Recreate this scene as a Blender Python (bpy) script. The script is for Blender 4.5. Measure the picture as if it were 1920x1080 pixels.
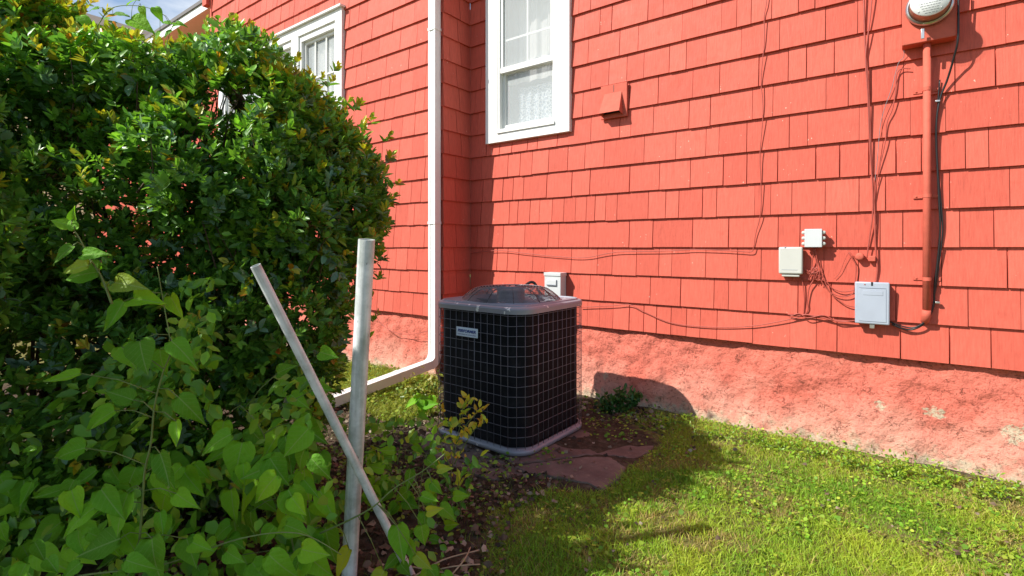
import bpy, bmesh, math, random
import numpy as np
from mathutils import Vector, Matrix, Euler

for o in list(bpy.data.objects): bpy.data.objects.remove(o)
S = bpy.context.scene
C = bpy.data.collections.new("scene"); S.collection.children.link(C)
random.seed(7); RNG = np.random.default_rng(11)

# ------------------------------------------------------------------ camera, sky, sun, exposure
EYE = 1.11; FPX = 960.0; HOR = 463.3; CT, ST = 0.7997, 0.6002
cd = bpy.data.cameras.new("camera"); camo = bpy.data.objects.new("camera", cd); S.collection.objects.link(camo)
camo.location = (0, 0, EYE); camo.rotation_euler = (math.radians(90), 0, math.atan2(ST, CT))
cd.sensor_width = 36; cd.lens = FPX/1920*36; cd.shift_y = -(540-HOR)/1920; cd.clip_start = 0.05; cd.clip_end = 500
S.camera = camo

SUN_EL = math.radians(41.2); SUN_DIR = Vector((.7, 1.0, -1.07)).normalized()
W = bpy.data.worlds.new("World"); S.world = W; W.use_nodes = True
wn = W.node_tree.nodes; wl = W.node_tree.links; wn.clear()
wo = wn.new("ShaderNodeOutputWorld"); wb = wn.new("ShaderNodeBackground"); wb.inputs[1].default_value = 0.105
sk = wn.new("ShaderNodeTexSky"); sk.sky_type = 'NISHITA'; sk.sun_disc = False
sk.sun_elevation = SUN_EL; sk.sun_rotation = math.radians(215); sk.air_density = 1.0; sk.dust_density = 0.6; sk.ozone_density = 1.2
tc = wn.new("ShaderNodeTexCoord"); mp = wn.new("ShaderNodeMapping"); mp.inputs['Scale'].default_value = (2.2, 2.2, 6.0)
nz = wn.new("ShaderNodeTexNoise"); nz.inputs['Scale'].default_value = 1.6; nz.inputs['Detail'].default_value = 8; nz.inputs['Roughness'].default_value = .58
rp = wn.new("ShaderNodeValToRGB"); rp.color_ramp.elements[0].position = .47; rp.color_ramp.elements[1].position = .68
mx = wn.new("ShaderNodeMix"); mx.data_type = 'RGBA'; mx.inputs[7].default_value = (5.4, 5.9, 6.6, 1)
wl.new(tc.outputs['Generated'], mp.inputs[0]); wl.new(mp.outputs[0], nz.inputs['Vector']); wl.new(nz.outputs[0], rp.inputs[0])
wl.new(rp.outputs[0], mx.inputs[0]); wl.new(sk.outputs[0], mx.inputs[6]); wl.new(mx.outputs[2], wb.inputs[0]); wl.new(wb.outputs[0], wo.inputs[0])

sl = bpy.data.lights.new("sun", 'SUN'); sl.energy = 4.6; sl.angle = math.radians(.5); sl.color = (1.0, .955, .88)
so = bpy.data.objects.new("sun", sl); S.collection.objects.link(so)
so.rotation_euler = (-SUN_DIR).to_track_quat('Z', 'Y').to_euler(); so.location = (-6, -8, 9)

S.render.engine = 'CYCLES'
S.view_settings.view_transform = 'Standard'; S.view_settings.look = 'None'
S.view_settings.exposure = 0.6; S.view_settings.gamma = 1; S.view_settings.use_curve_mapping = False
S.render.resolution_x = 1024; S.render.resolution_y = 576
S.cycles.max_bounces = 8; S.cycles.transparent_max_bounces = 16

# ------------------------------------------------------------------ measuring helpers (photo pixel -> place)
YB, YA, XC = 3.383, 3.0515, -3.009  # faces of the near wall, of the left wall, and the inner corner
def cw(px, z, h):                     # pixel column, distance along the view axis, height -> world
    r = (px-960)/FPX
    return Vector(((CT*r-ST)*z, (ST*r+CT)*z, h))
def at_depth(px, py, z): return cw(px, z, EYE-(py-HOR)/FPX*z)
def on_wall(px, py, Y):
    r = (px-960)/FPX; z = Y/(ST*r+CT)
    return Vector(((CT*r-ST)*z, Y, EYE-(py-HOR)/FPX*z))
def wallX(px, Y): return on_wall(px, HOR, Y).x
def on_ground(px, py, h=0.0): return at_depth(px, py, (EYE-h)*FPX/(py-HOR))
def to_px(p):
    x = CT*p[0]+ST*p[1]; z = -ST*p[0]+CT*p[1]
    return (960+FPX*x/max(z, .01), HOR+FPX*(EYE-p[2])/max(z, .01), z)
CAMF = Vector((-ST, CT, 0)); CAMR = Vector((CT, ST, 0)); UP = Vector((0, 0, 1))

# ------------------------------------------------------------------ materials
def new_mat(name):
    m = bpy.data.materials.new(name); m.use_nodes = True
    nt = m.node_tree; b = nt.nodes["Principled BSDF"]; return m, nt, b
def N(nt, t, **kw):
    n = nt.nodes.new(t)
    for k, v in kw.items():
        if k in n.inputs: n.inputs[k].default_value = v
        else: setattr(n, k, v)
    return n
def noise(nt, vec, scale, detail=4, rough=.55):
    n = N(nt, "ShaderNodeTexNoise"); n.inputs['Scale'].default_value = scale; n.inputs['Detail'].default_value = detail; n.inputs['Roughness'].default_value = rough
    if vec is not None: nt.links.new(vec, n.inputs['Vector'])
    return n.outputs[0]
def mapping(nt, vec, sc):
    n = N(nt, "ShaderNodeMapping"); n.inputs['Scale'].default_value = sc; nt.links.new(vec, n.inputs[0]); return n.outputs[0]
def ramp(nt, fac, stops):
    n = N(nt, "ShaderNodeValToRGB"); e = n.color_ramp.elements
    while len(e) < len(stops): e.new(.5)
    for i, (p, c) in enumerate(stops):
        e[i].position = p; e[i].color = tuple(c)+(1,) if len(c) == 3 else c
    nt.links.new(fac, n.inputs[0]); return n.outputs[0]
def mixc(nt, fac, a, b, mode='MIX'):
    n = N(nt, "ShaderNodeMix"); n.data_type = 'RGBA'; n.blend_type = mode
    for sock, v in ((0, fac), (6, a), (7, b)):
        if isinstance(v, (int, float)): n.inputs[sock].default_value = v
        elif isinstance(v, tuple): n.inputs[sock].default_value = tuple(v)+(1,) if len(v) == 3 else v
        else: nt.links.new(v, n.inputs[sock])
    return n.outputs[2]
def math_(nt, op, a, b=None, c=None):
    n = N(nt, "ShaderNodeMath"); n.operation = op
    for i, v in enumerate((a, b, c)):
        if v is None: continue
        if isinstance(v, (int, float)): n.inputs[i].default_value = v
        else: nt.links.new(v, n.inputs[i])
    return n.outputs[0]
def bump(nt, b, h, strength, dist):
    n = N(nt, "ShaderNodeBump"); n.inputs['Strength'].default_value = strength; n.inputs['Distance'].default_value = dist
    nt.links.new(h, n.inputs['Height']); nt.links.new(n.outputs[0], b.inputs['Normal'])
def simple(name, col, rough=.5, metal=0.0, var=.08, scale=20, bmp=0.0, spec=.5):
    m, nt, b = new_mat(name); g = N(nt, "ShaderNodeNewGeometry").outputs['Position']
    n = noise(nt, g, scale, 6)
    c = mixc(nt, n, tuple(v*(1-var*2) for v in col), tuple(min(1, v*(1+var)) for v in col))
    nt.links.new(c, b.inputs['Base Color']); b.inputs['Roughness'].default_value = rough; b.inputs['Metallic'].default_value = metal
    b.inputs['Specular IOR Level'].default_value = spec
    if bmp: bump(nt, b, noise(nt, g, scale*6, 4), bmp, .002)
    return m

RED = (.60, .135, .088)
def shingle_material():
    m, nt, b = new_mat("red_painted_shingle"); g = N(nt, "ShaderNodeNewGeometry"); P = g.outputs['Position']
    oi = N(nt, "ShaderNodeObjectInfo").outputs['Random']
    r = math_(nt, 'FRACT', math_(nt, 'ADD', oi, g.outputs['Random Per Island']))
    base = mixc(nt, r, (.57, .104, .068), (.70, .144, .096))
    big = noise(nt, P, 1.7, 3)
    base = mixc(nt, math_(nt, 'MULTIPLY', big, .45), base, (.53, .100, .062))
    grain = noise(nt, mapping(nt, P, (60, 60, 3.0)), 2.2, 5, .6)
    gm = ramp(nt, grain, [(.30, (0, 0, 0)), (.62, (1, 1, 1))])
    base = mixc(nt, .20, base, gm, 'MULTIPLY')
    hair = ramp(nt, noise(nt, mapping(nt, P, (150, 150, 2.2)), 1.5, 3, .5), [(.70, (1, 1, 1)), (.76, (.45, .35, .33))])
    base = mixc(nt, .5, base, hair, 'MULTIPLY')
    sm = ramp(nt, noise(nt, P, 9, 5, .65), [(.60, (0, 0, 0)), (.78, (1, 1, 1))])
    base = mixc(nt, math_(nt, 'MULTIPLY', sm, .5), base, (.42, .075, .045))
    chips = ramp(nt, noise(nt, mapping(nt, P, (1, 1, .55)), 75, 2, .4), [(.745, (0, 0, 0)), (.765, (1, 1, 1))])
    area = ramp(nt, noise(nt, P, 3.1, 2), [(.50, (0, 0, 0)), (.62, (1, 1, 1))])
    base = mixc(nt, math_(nt, 'MULTIPLY', chips, area), base, (.74, .42, .32))
    stk = ramp(nt, noise(nt, mapping(nt, P, (22, 22, .9)), 1.6, 4, .6), [(.58, (1, 1, 1)), (.74, (.72, .66, .64))])
    base = mixc(nt, .45, base, stk, 'MULTIPLY')
    nt.links.new(base, b.inputs['Base Color'])
    rr = math_(nt, 'ADD', math_(nt, 'MULTIPLY', noise(nt, P, 14, 4), .25), .5); nt.links.new(rr, b.inputs['Roughness'])
    b.inputs['Specular IOR Level'].default_value = .2
    hh = math_(nt, 'ADD', math_(nt, 'MULTIPLY', grain, .7), math_(nt, 'MULTIPLY', noise(nt, P, 30, 4), .6))
    bump(nt, b, hh, .5, .0035); return m
M_SH = shingle_material()
M_REDP = simple("red_painted_metal", (.58, .125, .082), .7, 0, .12, 30, .3, .2)
M_REDC = simple("red_painted_cable", (.40, .075, .05), .5, 0, .15, 30)
def stucco_material():
    m, nt, b = new_mat("red_painted_parging"); g = N(nt, "ShaderNodeNewGeometry"); P = g.outputs['Position']
    sx = N(nt, "ShaderNodeSeparateXYZ"); nt.links.new(P, sx.inputs[0]); z = sx.outputs[2]
    n1 = noise(nt, P, 3.2, 6, .62); n2 = noise(nt, P, 14, 6, .7); n3 = noise(nt, P, 55, 5, .65)
    red = mixc(nt, n1, (.56, .125, .085), (.68, .20, .14))
    faded = mixc(nt, n2, (.60, .235, .165), (.70, .345, .26))
    fz = math_(nt, 'ADD', math_(nt, 'MULTIPLY', z, -3.0), math_(nt, 'ADD', 1.12, math_(nt, 'MULTIPLY', math_(nt, 'SUBTRACT', n1, .5), 1.9)))
    red = mixc(nt, ramp(nt, fz, [(.15, (0, 0, 0)), (.95, (1, 1, 1))]), red, faded)
    bare = mixc(nt, n3, (.33, .25, .16), (.62, .50, .36))
    bz = math_(nt, 'ADD', math_(nt, 'MULTIPLY', z, -8.0), math_(nt, 'ADD', 1.10, math_(nt, 'MULTIPLY', math_(nt, 'SUBTRACT', n2, .5), 2.6)))
    bm = ramp(nt, bz, [(.40, (0, 0, 0)), (.95, (1, 1, 1))])
    bm = math_(nt, 'MULTIPLY', bm, ramp(nt, noise(nt, P, 38, 5, .7), [(.30, (.25, .25, .25)), (.52, (1, 1, 1))]))
    n4 = noise(nt, P, 5.5, 4, .6)
    pt = ramp(nt, n4, [(.685, (0, 0, 0)), (.705, (1, 1, 1))])
    mask = math_(nt, 'MAXIMUM', bm, math_(nt, 'MULTIPLY', pt, .6))
    for (qx, qy, rad) in ((1752, 777, .045), (1905, 808, .06), (1264, 762, .03), (1650, 762, .03), (1480, 800, .025)):
        c3 = on_wall(qx, qy, YB)
        dv = N(nt, "ShaderNodeVectorMath"); dv.operation = 'DISTANCE'; nt.links.new(P, dv.inputs[0]); dv.inputs[1].default_value = tuple(c3)
        dd_ = math_(nt, 'ADD', math_(nt, 'DIVIDE', dv.outputs['Value'], rad), math_(nt, 'MULTIPLY', math_(nt, 'SUBTRACT', n2, .5), 4.5))
        mask = math_(nt, 'MAXIMUM', mask, math_(nt, 'MULTIPLY', ramp(nt, dd_, [(.55, (1, 1, 1)), (.75, (0, 0, 0))]), ramp(nt, n3, [(.38, (.1, .1, .1)), (.5, (1, 1, 1))])))
    col = mixc(nt, mask, red, bare)
    wv = N(nt, "ShaderNodeVectorMath"); wv.operation = 'ADD'; nt.links.new(mapping(nt, P, (1, 1, 2.1)), wv.inputs[0])
    wn_ = N(nt, "ShaderNodeTexNoise"); wn_.inputs['Scale'].default_value = 9; wn_.inputs['Detail'].default_value = 5; nt.links.new(P, wn_.inputs['Vector'])
    ws = N(nt, "ShaderNodeVectorMath"); ws.operation = 'SCALE'; ws.inputs['Scale'].default_value = .35; nt.links.new(wn_.outputs['Color'], ws.inputs[0]); nt.links.new(ws.outputs[0], wv.inputs[1])
    vo = N(nt, "ShaderNodeTexVoronoi"); vo.feature = 'DISTANCE_TO_EDGE'; vo.inputs['Scale'].default_value = 19; nt.links.new(wv.outputs[0], vo.inputs['Vector'])
    gate = ramp(nt, noise(nt, P, 13, 4, .7), [(.54, (0, 0, 0)), (.62, (1, 1, 1))])
    crack = math_(nt, 'MULTIPLY', ramp(nt, vo.outputs['Distance'], [(.010, (1, 1, 1)), (.045, (0, 0, 0))]), gate)
    col = mixc(nt, math_(nt, 'MULTIPLY', crack, .60), col, (.20, .08, .05))
    crev = ramp(nt, n3, [(.36, (.35, .28, .26)), (.45, (1, 1, 1))]); col = mixc(nt, .55, col, crev, 'MULTIPLY')
    nt.links.new(col, b.inputs['Base Color']); b.inputs['Roughness'].default_value = .85; b.inputs['Specular IOR Level'].default_value = .2
    bump(nt, b, math_(nt, 'SUBTRACT', math_(nt, 'ADD', math_(nt, 'MULTIPLY', n3, 1.1), math_(nt, 'MULTIPLY', n2, 1.3)), math_(nt, 'MULTIPLY', crack, .8)), .8, .012); return m
M_FOUND = stucco_material()
M_WHITE = simple("white_trim_paint", (.80, .80, .78), .4, 0, .03, 8)
M_SASH = simple("white_vinyl_sash", (.78, .78, .74), .35, 0, .03, 8)
M_BLACK = simple("black_cable_jacket", (.012, .012, .013), .4, 0, .2, 20)
M_GREYC = simple("grey_cable", (.22, .21, .22), .5, 0, .2, 40)
M_GREYB = simple("grey_plastic_cover", (.37, .41, .48), .45, 0, .06, 12)
M_CREAM = simple("cream_plastic_box", (.52, .52, .47), .45, 0, .05, 14)
M_BOXW = simple("white_metal_enclosure", (.56, .58, .58), .4, 0, .05, 14)
M_SEAM = simple("moulded_recess_grey", (.24, .27, .32), .5)
M_STEEL = simple("galvanised_steel", (.62, .60, .58), .3, .9, .1, 40)
M_BARK = simple("dark_bark", (.075, .05, .032), .85, 0, .35, 40, .8)
M_TWIG = simple("brown_twig", (.13, .085, .05), .8, 0, .3, 40, .3)
M_STEMG = simple("green_vine_stem", (.17, .24, .06), .6, 0, .25, 40)
M_STRAW = simple("dry_straw", (.45, .36, .22), .8, 0, .25, 40)
def pvc_material():
    m, nt, b = new_mat("weathered_white_pvc"); P = N(nt, "ShaderNodeTexCoord").outputs['Object']
    n = noise(nt, P, 7, 6, .65); c = mixc(nt, ramp(nt, n, [(.40, (0, 0, 0)), (.62, (1, 1, 1))]), (.86, .90, .90), (.46, .51, .49))
    sp = ramp(nt, noise(nt, mapping(nt, P, (1, 1, .35)), 90, 2), [(.71, (0, 0, 0)), (.74, (1, 1, 1))])
    c = mixc(nt, math_(nt, 'MULTIPLY', sp, .8), c, (.08, .08, .07))
    st = ramp(nt, noise(nt, mapping(nt, P, (25, 25, 1.2)), 2, 4), [(.48, (1, 1, 1)), (.68, (.55, .57, .52))])
    c = mixc(nt, .8, c, st, 'MULTIPLY')
    nt.links.new(c, b.inputs['Base Color']); b.inputs['Roughness'].default_value = .42; return m
M_PVC = pvc_material()
def glass_material():
    m, nt, b = new_mat("window_glass"); b.inputs['Base Color'].default_value = (.75, .8, .8, 1)
    b.inputs['Roughness'].default_value = .03; b.inputs['Alpha'].default_value = .28; b.inputs['IOR'].default_value = 1.5; return m
M_GLASS = glass_material()
def curtain_material(name, a, bcol, lace):
    m, nt, b = new_mat(name); P = N(nt, "ShaderNodeNewGeometry").outputs['Position']
    if lace:
        v = N(nt, "ShaderNodeTexVoronoi"); v.inputs['Scale'].default_value = 42; v.feature = 'DISTANCE_TO_EDGE'; nt.links.new(P, v.inputs['Vector'])
        f = ramp(nt, v.outputs['Distance'], [(.05, (1, 1, 1)), (.16, (0, 0, 0))]); 
    else: f = noise(nt, P, 12, 3)
    nt.links.new(mixc(nt, f, a, bcol), b.inputs['Base Color']); b.inputs['Roughness'].default_value = .9
    if lace: bump(nt, b, f, .6, .01)
    return m
M_CURT = curtain_material("sheer_curtain", (.46, .45, .44), (.60, .58, .57), False)
M_LACE = curtain_material("lace_curtain", (.22, .27, .33), (.60, .64, .68), True)
M_ROOM = simple("dim_room", (.30, .34, .38), .9)
def stone_material():
    m, nt, b = new_mat("purple_brown_flagstone"); P = N(nt, "ShaderNodeNewGeometry").outputs['Position']
    n = noise(nt, P, 6, 7, .65); c = ramp(nt, n, [(.3, (.10, .070, .058)), (.5, (.155, .112, .092)), (.7, (.23, .17, .135))])
    sp = ramp(nt, noise(nt, P, 60, 4), [(.62, (0, 0, 0)), (.72, (1, 1, 1))]); c = mixc(nt, math_(nt, 'MULTIPLY', sp, .5), c, (.36, .28, .2))
    nt.links.new(c, b.inputs['Base Color']); b.inputs['Roughness'].default_value = .8; bump(nt, b, noise(nt, P, 40, 6, .7), .5, .005); return m
M_STONE = stone_material()
def ground_material():
    m, nt, b = new_mat("soil_and_turf"); P = N(nt, "ShaderNodeNewGeometry").outputs['Position']
    soil = ramp(nt, noise(nt, P, 25, 7, .7), [(.3, (.04, .03, .02)), (.55, (.10, .075, .05)), (.75, (.19, .15, .105))])
    turf = ramp(nt, noise(nt, P, 40, 6, .7), [(.3, (.08, .10, .02)), (.55, (.19, .18, .06)), (.75, (.34, .25, .13))])
    at = N(nt, "ShaderNodeAttribute"); at.attribute_name = "turf"
    c = mixc(nt, at.outputs['Fac'], soil, turf)
    nt.links.new(c, b.inputs['Base Color']); b.inputs['Roughness'].default_value = .95; b.inputs['Specular IOR Level'].default_value = .1
    bump(nt, b, noise(nt, P, 60, 6, .7), .8, .02); return m
M_GROUND = ground_material()
def leaf_material(name, attr=True, col=(.1, .2, .03), rough=.38, trans=.35, veins=False, spec=.5):
    m, nt, b = new_mat(name); out = nt.nodes["Material Output"]
    if attr:
        a = N(nt, "ShaderNodeAttribute"); a.attribute_name = "Col"; c = a.outputs['Color']
    else:
        oi = N(nt, "ShaderNodeObjectInfo").outputs['Random']
        c = ramp(nt, oi, [(0, tuple(v*.62 for v in col)), (.5, col), (1, (col[0]*1.75, col[1]*1.35, col[2]*1.0))])
    if veins:
        T = N(nt, "ShaderNodeTexCoord").outputs['Object']; sx = N(nt, "ShaderNodeSeparateXYZ"); nt.links.new(T, sx.inputs[0])
        ax = math_(nt, 'ABSOLUTE', sx.outputs[0])
        mid = math_(nt, 'LESS_THAN', ax, .014)
        sv = math_(nt, 'FRACT', math_(nt, 'MULTIPLY', math_(nt, 'SUBTRACT', sx.outputs[1], math_(nt, 'MULTIPLY', ax, .9)), 7.0))
        sv = math_(nt, 'LESS_THAN', math_(nt, 'ABSOLUTE', math_(nt, 'SUBTRACT', sv, .5)), .05)
        vm = math_(nt, 'MAXIMUM', math_(nt, 'MULTIPLY', mid, .5), math_(nt, 'MULTIPLY', sv, .20))
        blot = noise(nt, T, 5, 4); c = mixc(nt, math_(nt, 'MULTIPLY', blot, .35), c, tuple(v*.55 for v in col))
        c = mixc(nt, vm, c, (.34, .48, .16))
        bump(nt, b, math_(nt, 'SUBTRACT', blot, vm), .4, .02)
    nt.links.new(c, b.inputs['Base Color']); b.inputs['Roughness'].default_value = rough; b.inputs['Specular IOR Level'].default_value = spec
    if trans:
        tr = N(nt, "ShaderNodeBsdfTranslucent"); tcn = mixc(nt, .5, c, (.30, .42, .03), 'ADD') if False else mixc(nt, .75, c, (1.0, 1.0, .35), 'MULTIPLY')
        g = N(nt, "ShaderNodeMix"); nt.links.new(tcn, tr.inputs[0])
        ms = N(nt, "ShaderNodeMixShader"); ms.inputs[0].default_value = trans
        nt.links.new(b.outputs[0], ms.inputs[1]); nt.links.new(tr.outputs[0], ms.inputs[2]); nt.links.new(ms.outputs[0], out.inputs[0])
    return m
M_LEAF = leaf_material("shrub_leaf", True, rough=.36, trans=.4)
M_GRASS = leaf_material("grass_blade", True, rough=.55, trans=.35, spec=.3)
M_DEAD = leaf_material("dead_leaf", True, rough=.8, trans=.1, spec=.2)
M_VINE = leaf_material("vine_leaf", False, (.19, .52, .025), .6, .45, True, .25)
M_VINEY = leaf_material("young_leaf", False, (.34, .52, .035), .5, .42, True, .35)

# ------------------------------------------------------------------ object helpers
def tag(o, label=None, cat=None, group=None, kind=None):
    if label: o['label'] = label
    if cat: o['category'] = cat
    if group: o['group'] = group
    if kind: o['kind'] = kind
    return o
def link(name, me, mat=None, parent=None):
    if mat is not None and not me.materials: me.materials.append(mat)
    o = bpy.data.objects.new(name, me); C.objects.link(o)
    if parent: o.parent = parent
    return o
def empty(name, loc=(0, 0, 0)):
    o = bpy.data.objects.new(name, None); C.objects.link(o); o.location = loc; o.empty_display_size = .05; return o
def put(o, parent):                       # parent while the mesh keeps world coordinates
    o.parent = parent; o.matrix_parent_inverse = Matrix.Translation(-Vector(parent.location)) if parent.type == 'EMPTY' else Matrix.Identity(4); return o
class MB:
    def __init__(s): s.v = []; s.f = []; s.sm = []
    def add(s, vs, fs, smooth=False):
        n = len(s.v); s.v += [tuple(v) for v in vs]; s.f += [tuple(i+n for i in f) for f in fs]; s.sm += [smooth]*len(fs); return s
    def box(s, x0, x1, y0, y1, z0, z1):
        return s.add([(x0,y0,z0),(x1,y0,z0),(x1,y1,z0),(x0,y1,z0),(x0,y0,z1),(x1,y0,z1),(x1,y1,z1),(x0,y1,z1)],
              [(0,3,2,1),(4,5,6,7),(0,1,5,4),(1,2,6,5),(2,3,7,6),(3,0,4,7)])
    def tube(s, pts, r, n=6, closed=False, caps=True):
        pts = [Vector(p) for p in pts]; m = len(pts); rr = r if hasattr(r, '__len__') else [r]*m
        vs = []; prev = None
        for i, p in enumerate(pts):
            a = pts[(i-1) % m] if (closed or i > 0) else p; b = pts[(i+1) % m] if (closed or i < m-1) else p
            t = (b-a); t = t.normalized() if t.length > 1e-9 else Vector((0, 0, 1))
            if prev is None: u = t.orthogonal().normalized()
            else:
                u = prev - t*prev.dot(t); u = u.normalized() if u.length > 1e-6 else t.orthogonal().normalized()
            prev = u; w = t.cross(u)
            for k in range(n):
                th = 2*math.pi*k/n; vs.append(p+(u*math.cos(th)+w*math.sin(th))*rr[i])
        fs = []
        for i in range(m if closed else m-1):
            j = (i+1) % m
            for k in range(n): fs.append((i*n+k, i*n+(k+1) % n, j*n+(k+1) % n, j*n+k))
        if caps and not closed: fs += [tuple(range(n))[::-1], tuple((m-1)*n+k for k in range(n))]
        return s.add(vs, fs, True)
    def build(s, name, mat, parent=None, keep=True, bevel=0):
        me = bpy.data.meshes.new(name); me.from_pydata(s.v, [], s.f); me.polygons.foreach_set('use_smooth', s.sm); me.update()
        o = link(name, me, mat)
        if parent is not None:
            if keep: put(o, parent)
            else: o.parent = parent
        if bevel:
            b = o.modifiers.new("bevel", 'BEVEL'); b.width = bevel; b.segments = 3; b.limit_method = 'ANGLE'
            for p in me.polygons: p.use_smooth = True
            me.set_sharp_from_angle(angle=math.radians(40)) if hasattr(me, 'set_sharp_from_angle') else None
        return o
def spline(pts, k=6):
    P = [Vector(p) for p in pts]; out = []
    for i in range(len(P)-1):
        a, b, c, d = P[max(i-1, 0)], P[i], P[i+1], P[min(i+2, len(P)-1)]
        for j in range(k):
            t = j/k; out.append(.5*((2*b)+(c-a)*t+(2*a-5*b+4*c-d)*t*t+(-a+3*b-3*c+d)*t**3))
    out.append(P[-1]); return out
def rrect(w, d, r, n=8):
    o = []
    for cx, cy, a0 in ((w/2-r, d/2-r, 0), (-w/2+r, d/2-r, 90), (-w/2+r, -d/2+r, 180), (w/2-r, -d/2+r, 270)):
        for i in range(n+1):
            t = math.radians(a0+90*i/n); o.append((cx+r*math.cos(t), cy+r*math.sin(t)))
    return o
def bulk_mesh(name, verts, faces_loops, face_sizes, colors, mat, smooth=False):
    me = bpy.data.meshes.new(name); nv = len(verts); nf = len(face_sizes)
    me.vertices.add(nv); me.vertices.foreach_set('co', np.asarray(verts, dtype=np.float32).ravel())
    me.loops.add(len(faces_loops)); me.loops.foreach_set('vertex_index', np.asarray(faces_loops, dtype=np.int32))
    me.polygons.add(nf); st = np.concatenate([[0], np.cumsum(face_sizes)[:-1]]).astype(np.int32)
    me.polygons.foreach_set('loop_start', st)
    me.update(calc_edges=True); me.validate()
    if smooth: me.polygons.foreach_set('use_smooth', [True]*len(me.polygons))
    if colors is not None:
        a = me.color_attributes.new("Col", 'FLOAT_COLOR', 'POINT')
        cc = np.ones((nv, 4), dtype=np.float32); cc[:, :3] = colors; a.data.foreach_set('color', cc.ravel())
    me.materials.append(mat); return me

# ------------------------------------------------------------------ ground
CX, CY = -1.873, 2.484           # centre of the air conditioner
GRASS_POLY = [on_ground(*p).xy for p in ((880, 1250), (915, 960), (1000, 920), (1120, 925), (1180, 880), (1240, 835), (1150, 775), (1230, 768), (1330, 790), (2400, 1010))] + [Vector((1.6, -.6))]
PATCH_POLY = [on_ground(*p).xy for p in ((600, 690), (700, 680), (790, 690), (820, 710), (820, 780), (740, 800), (640, 760))]
def inside(poly, x, y):
    c = np.zeros(len(x), bool); n = len(poly); j = n-1
    for i in range(n):
        xi, yi = poly[i]; xj, yj = poly[j]
        c ^= ((yi > y) != (yj > y)) & (x < (xj-xi)*(y-yi)/(yj-yi+1e-12)+xi); j = i
    return c
def vnoise(x, y, s, seed=0):
    r = np.random.default_rng(seed); g = r.random((64, 64)); X = x*s; Y = y*s
    xi = np.floor(X).astype(int); yi = np.floor(Y).astype(int); fx = X-xi; fy = Y-yi; fx = fx*fx*(3-2*fx); fy = fy*fy*(3-2*fy)
    G = lambda a, b: g[a % 64, b % 64]
    return (G(xi, yi)*(1-fx)+G(xi+1, yi)*fx)*(1-fy)+(G(xi, yi+1)*(1-fx)+G(xi+1, yi+1)*fx)*fy
def ground_h(x, y):
    return (vnoise(x, y, 1.6, 3)-.5)*.03+(vnoise(x, y, 6, 4)-.5)*.014
def axis(a, b, step, lo, hi):
    m = np.arange(a, b+1e-6, step); L = a-np.geomspace(.1, a-lo, 12)[::-1]; R = b+np.geomspace(.1, hi-b, 12)
    return np.concatenate([L, m, R])
gx = axis(-5, 2.0, .04, -120, 120); gy = axis(-.5, 3.6, .04, -120, 120)
GX, GY = np.meshgrid(gx, gy, indexing='ij'); near = ((GX > -6) & (GX < 3) & (GY > -1.5) & (GY < 4.5))
GZ = np.where(near, ground_h(GX, GY), 0)
nx, ny = len(gx), len(gy); idx = np.arange(nx*ny).reshape(nx, ny)
q = np.stack([idx[:-1, :-1], idx[1:, :-1], idx[1:, 1:], idx[:-1, 1:]], -1).reshape(-1, 4)
gm = bulk_mesh("ground", np.stack([GX.ravel(), GY.ravel(), GZ.ravel()], 1), q.ravel(), np.full(len(q), 4), None, M_GROUND, True)
ta = gm.attributes.new("turf", 'FLOAT', 'POINT')
tv = (inside(GRASS_POLY, GX.ravel(), GY.ravel()) | inside(PATCH_POLY, GX.ravel(), GY.ravel()) | ~near.ravel()).astype(np.float32)
ta.data.foreach_set('value', tv)
tag(link("ground", gm), kind='structure')

# ------------------------------------------------------------------ house
E_ = .195
house = empty("house", (XC, YB, 0))
tag(house, "large house with red painted shingle walls, white windows and a red parged foundation", "house")
def level(k): return EYE+(k-3)*E_
JB = {0: [1124,1149,1179.6,1207,1231,1258,1287,1312.7,1344,1411.5,1481,1530,1569.5,1688,1780.7,1858.5],
1: [946.7,965.5,985.5,1086.7,1106,1133.5,1164.4,1219,1276,1339,1365.5,1400.5,1441,1496,1558.4,1680,1815.7,1914],
2: [903,932,951.5,972,999,1022,1071,1120,1147.8,1193,1235.5,1259.5,1293,1322.7,1383,1426.7,1486,1544.4,1610,1765,1889],
3: [943.3,983.8,1027.8,1047.8,1103.8,1180,1224,1298.4,1366,1459.3,1499.6,1569,1650,1693,1740,1799,1864],
4: [901.8,955,970.7,993.8,1011.6,1035,1057.3,1079,1099.3,1115.6,1135.6,1157,1215.6,1248,1272.4,1317,1343.8,1415,1445,1485,1547,1610.7,1660,1781,1893],
5: [942.7,962,981.6,1025,1072,1106,1180.4,1236.7,1294,1356,1400.4,1457.8,1529.6,1574.4,1629,1680,1728,1809.6,1854.4],
6: [903,929,952,975,998,1028.4,1064.4,1096.7,1133,1208,1267,1323.8,1348,1400,1480,1514.4,1611,1654,1706.7,1773,1910],
7: [936.7,959.6,989,1008,1045,1068.4,1107.8,1162,1183,1225,1291.8,1332,1411,1449,1549,1590,1634,1694.4,1790,1866.7],
8: [1128,1180,1234.4,1299,1349,1423,1478,1512,1564.4,1657.8,1740,1885.6],
9: [1141.6,1175.6,1207,1255,1287,1324.4,1390,1461.6,1547.8,1608.4,1690,1821],
10: [1103,1162,1197,1279,1353,1381,1409,1446.7,1497.3,1527.8,1600,1690],
11: [1125,1147.3,1215,1244,1299,1325,1390,1440,1500], 12: [1107.8,1170,1240]}
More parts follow.
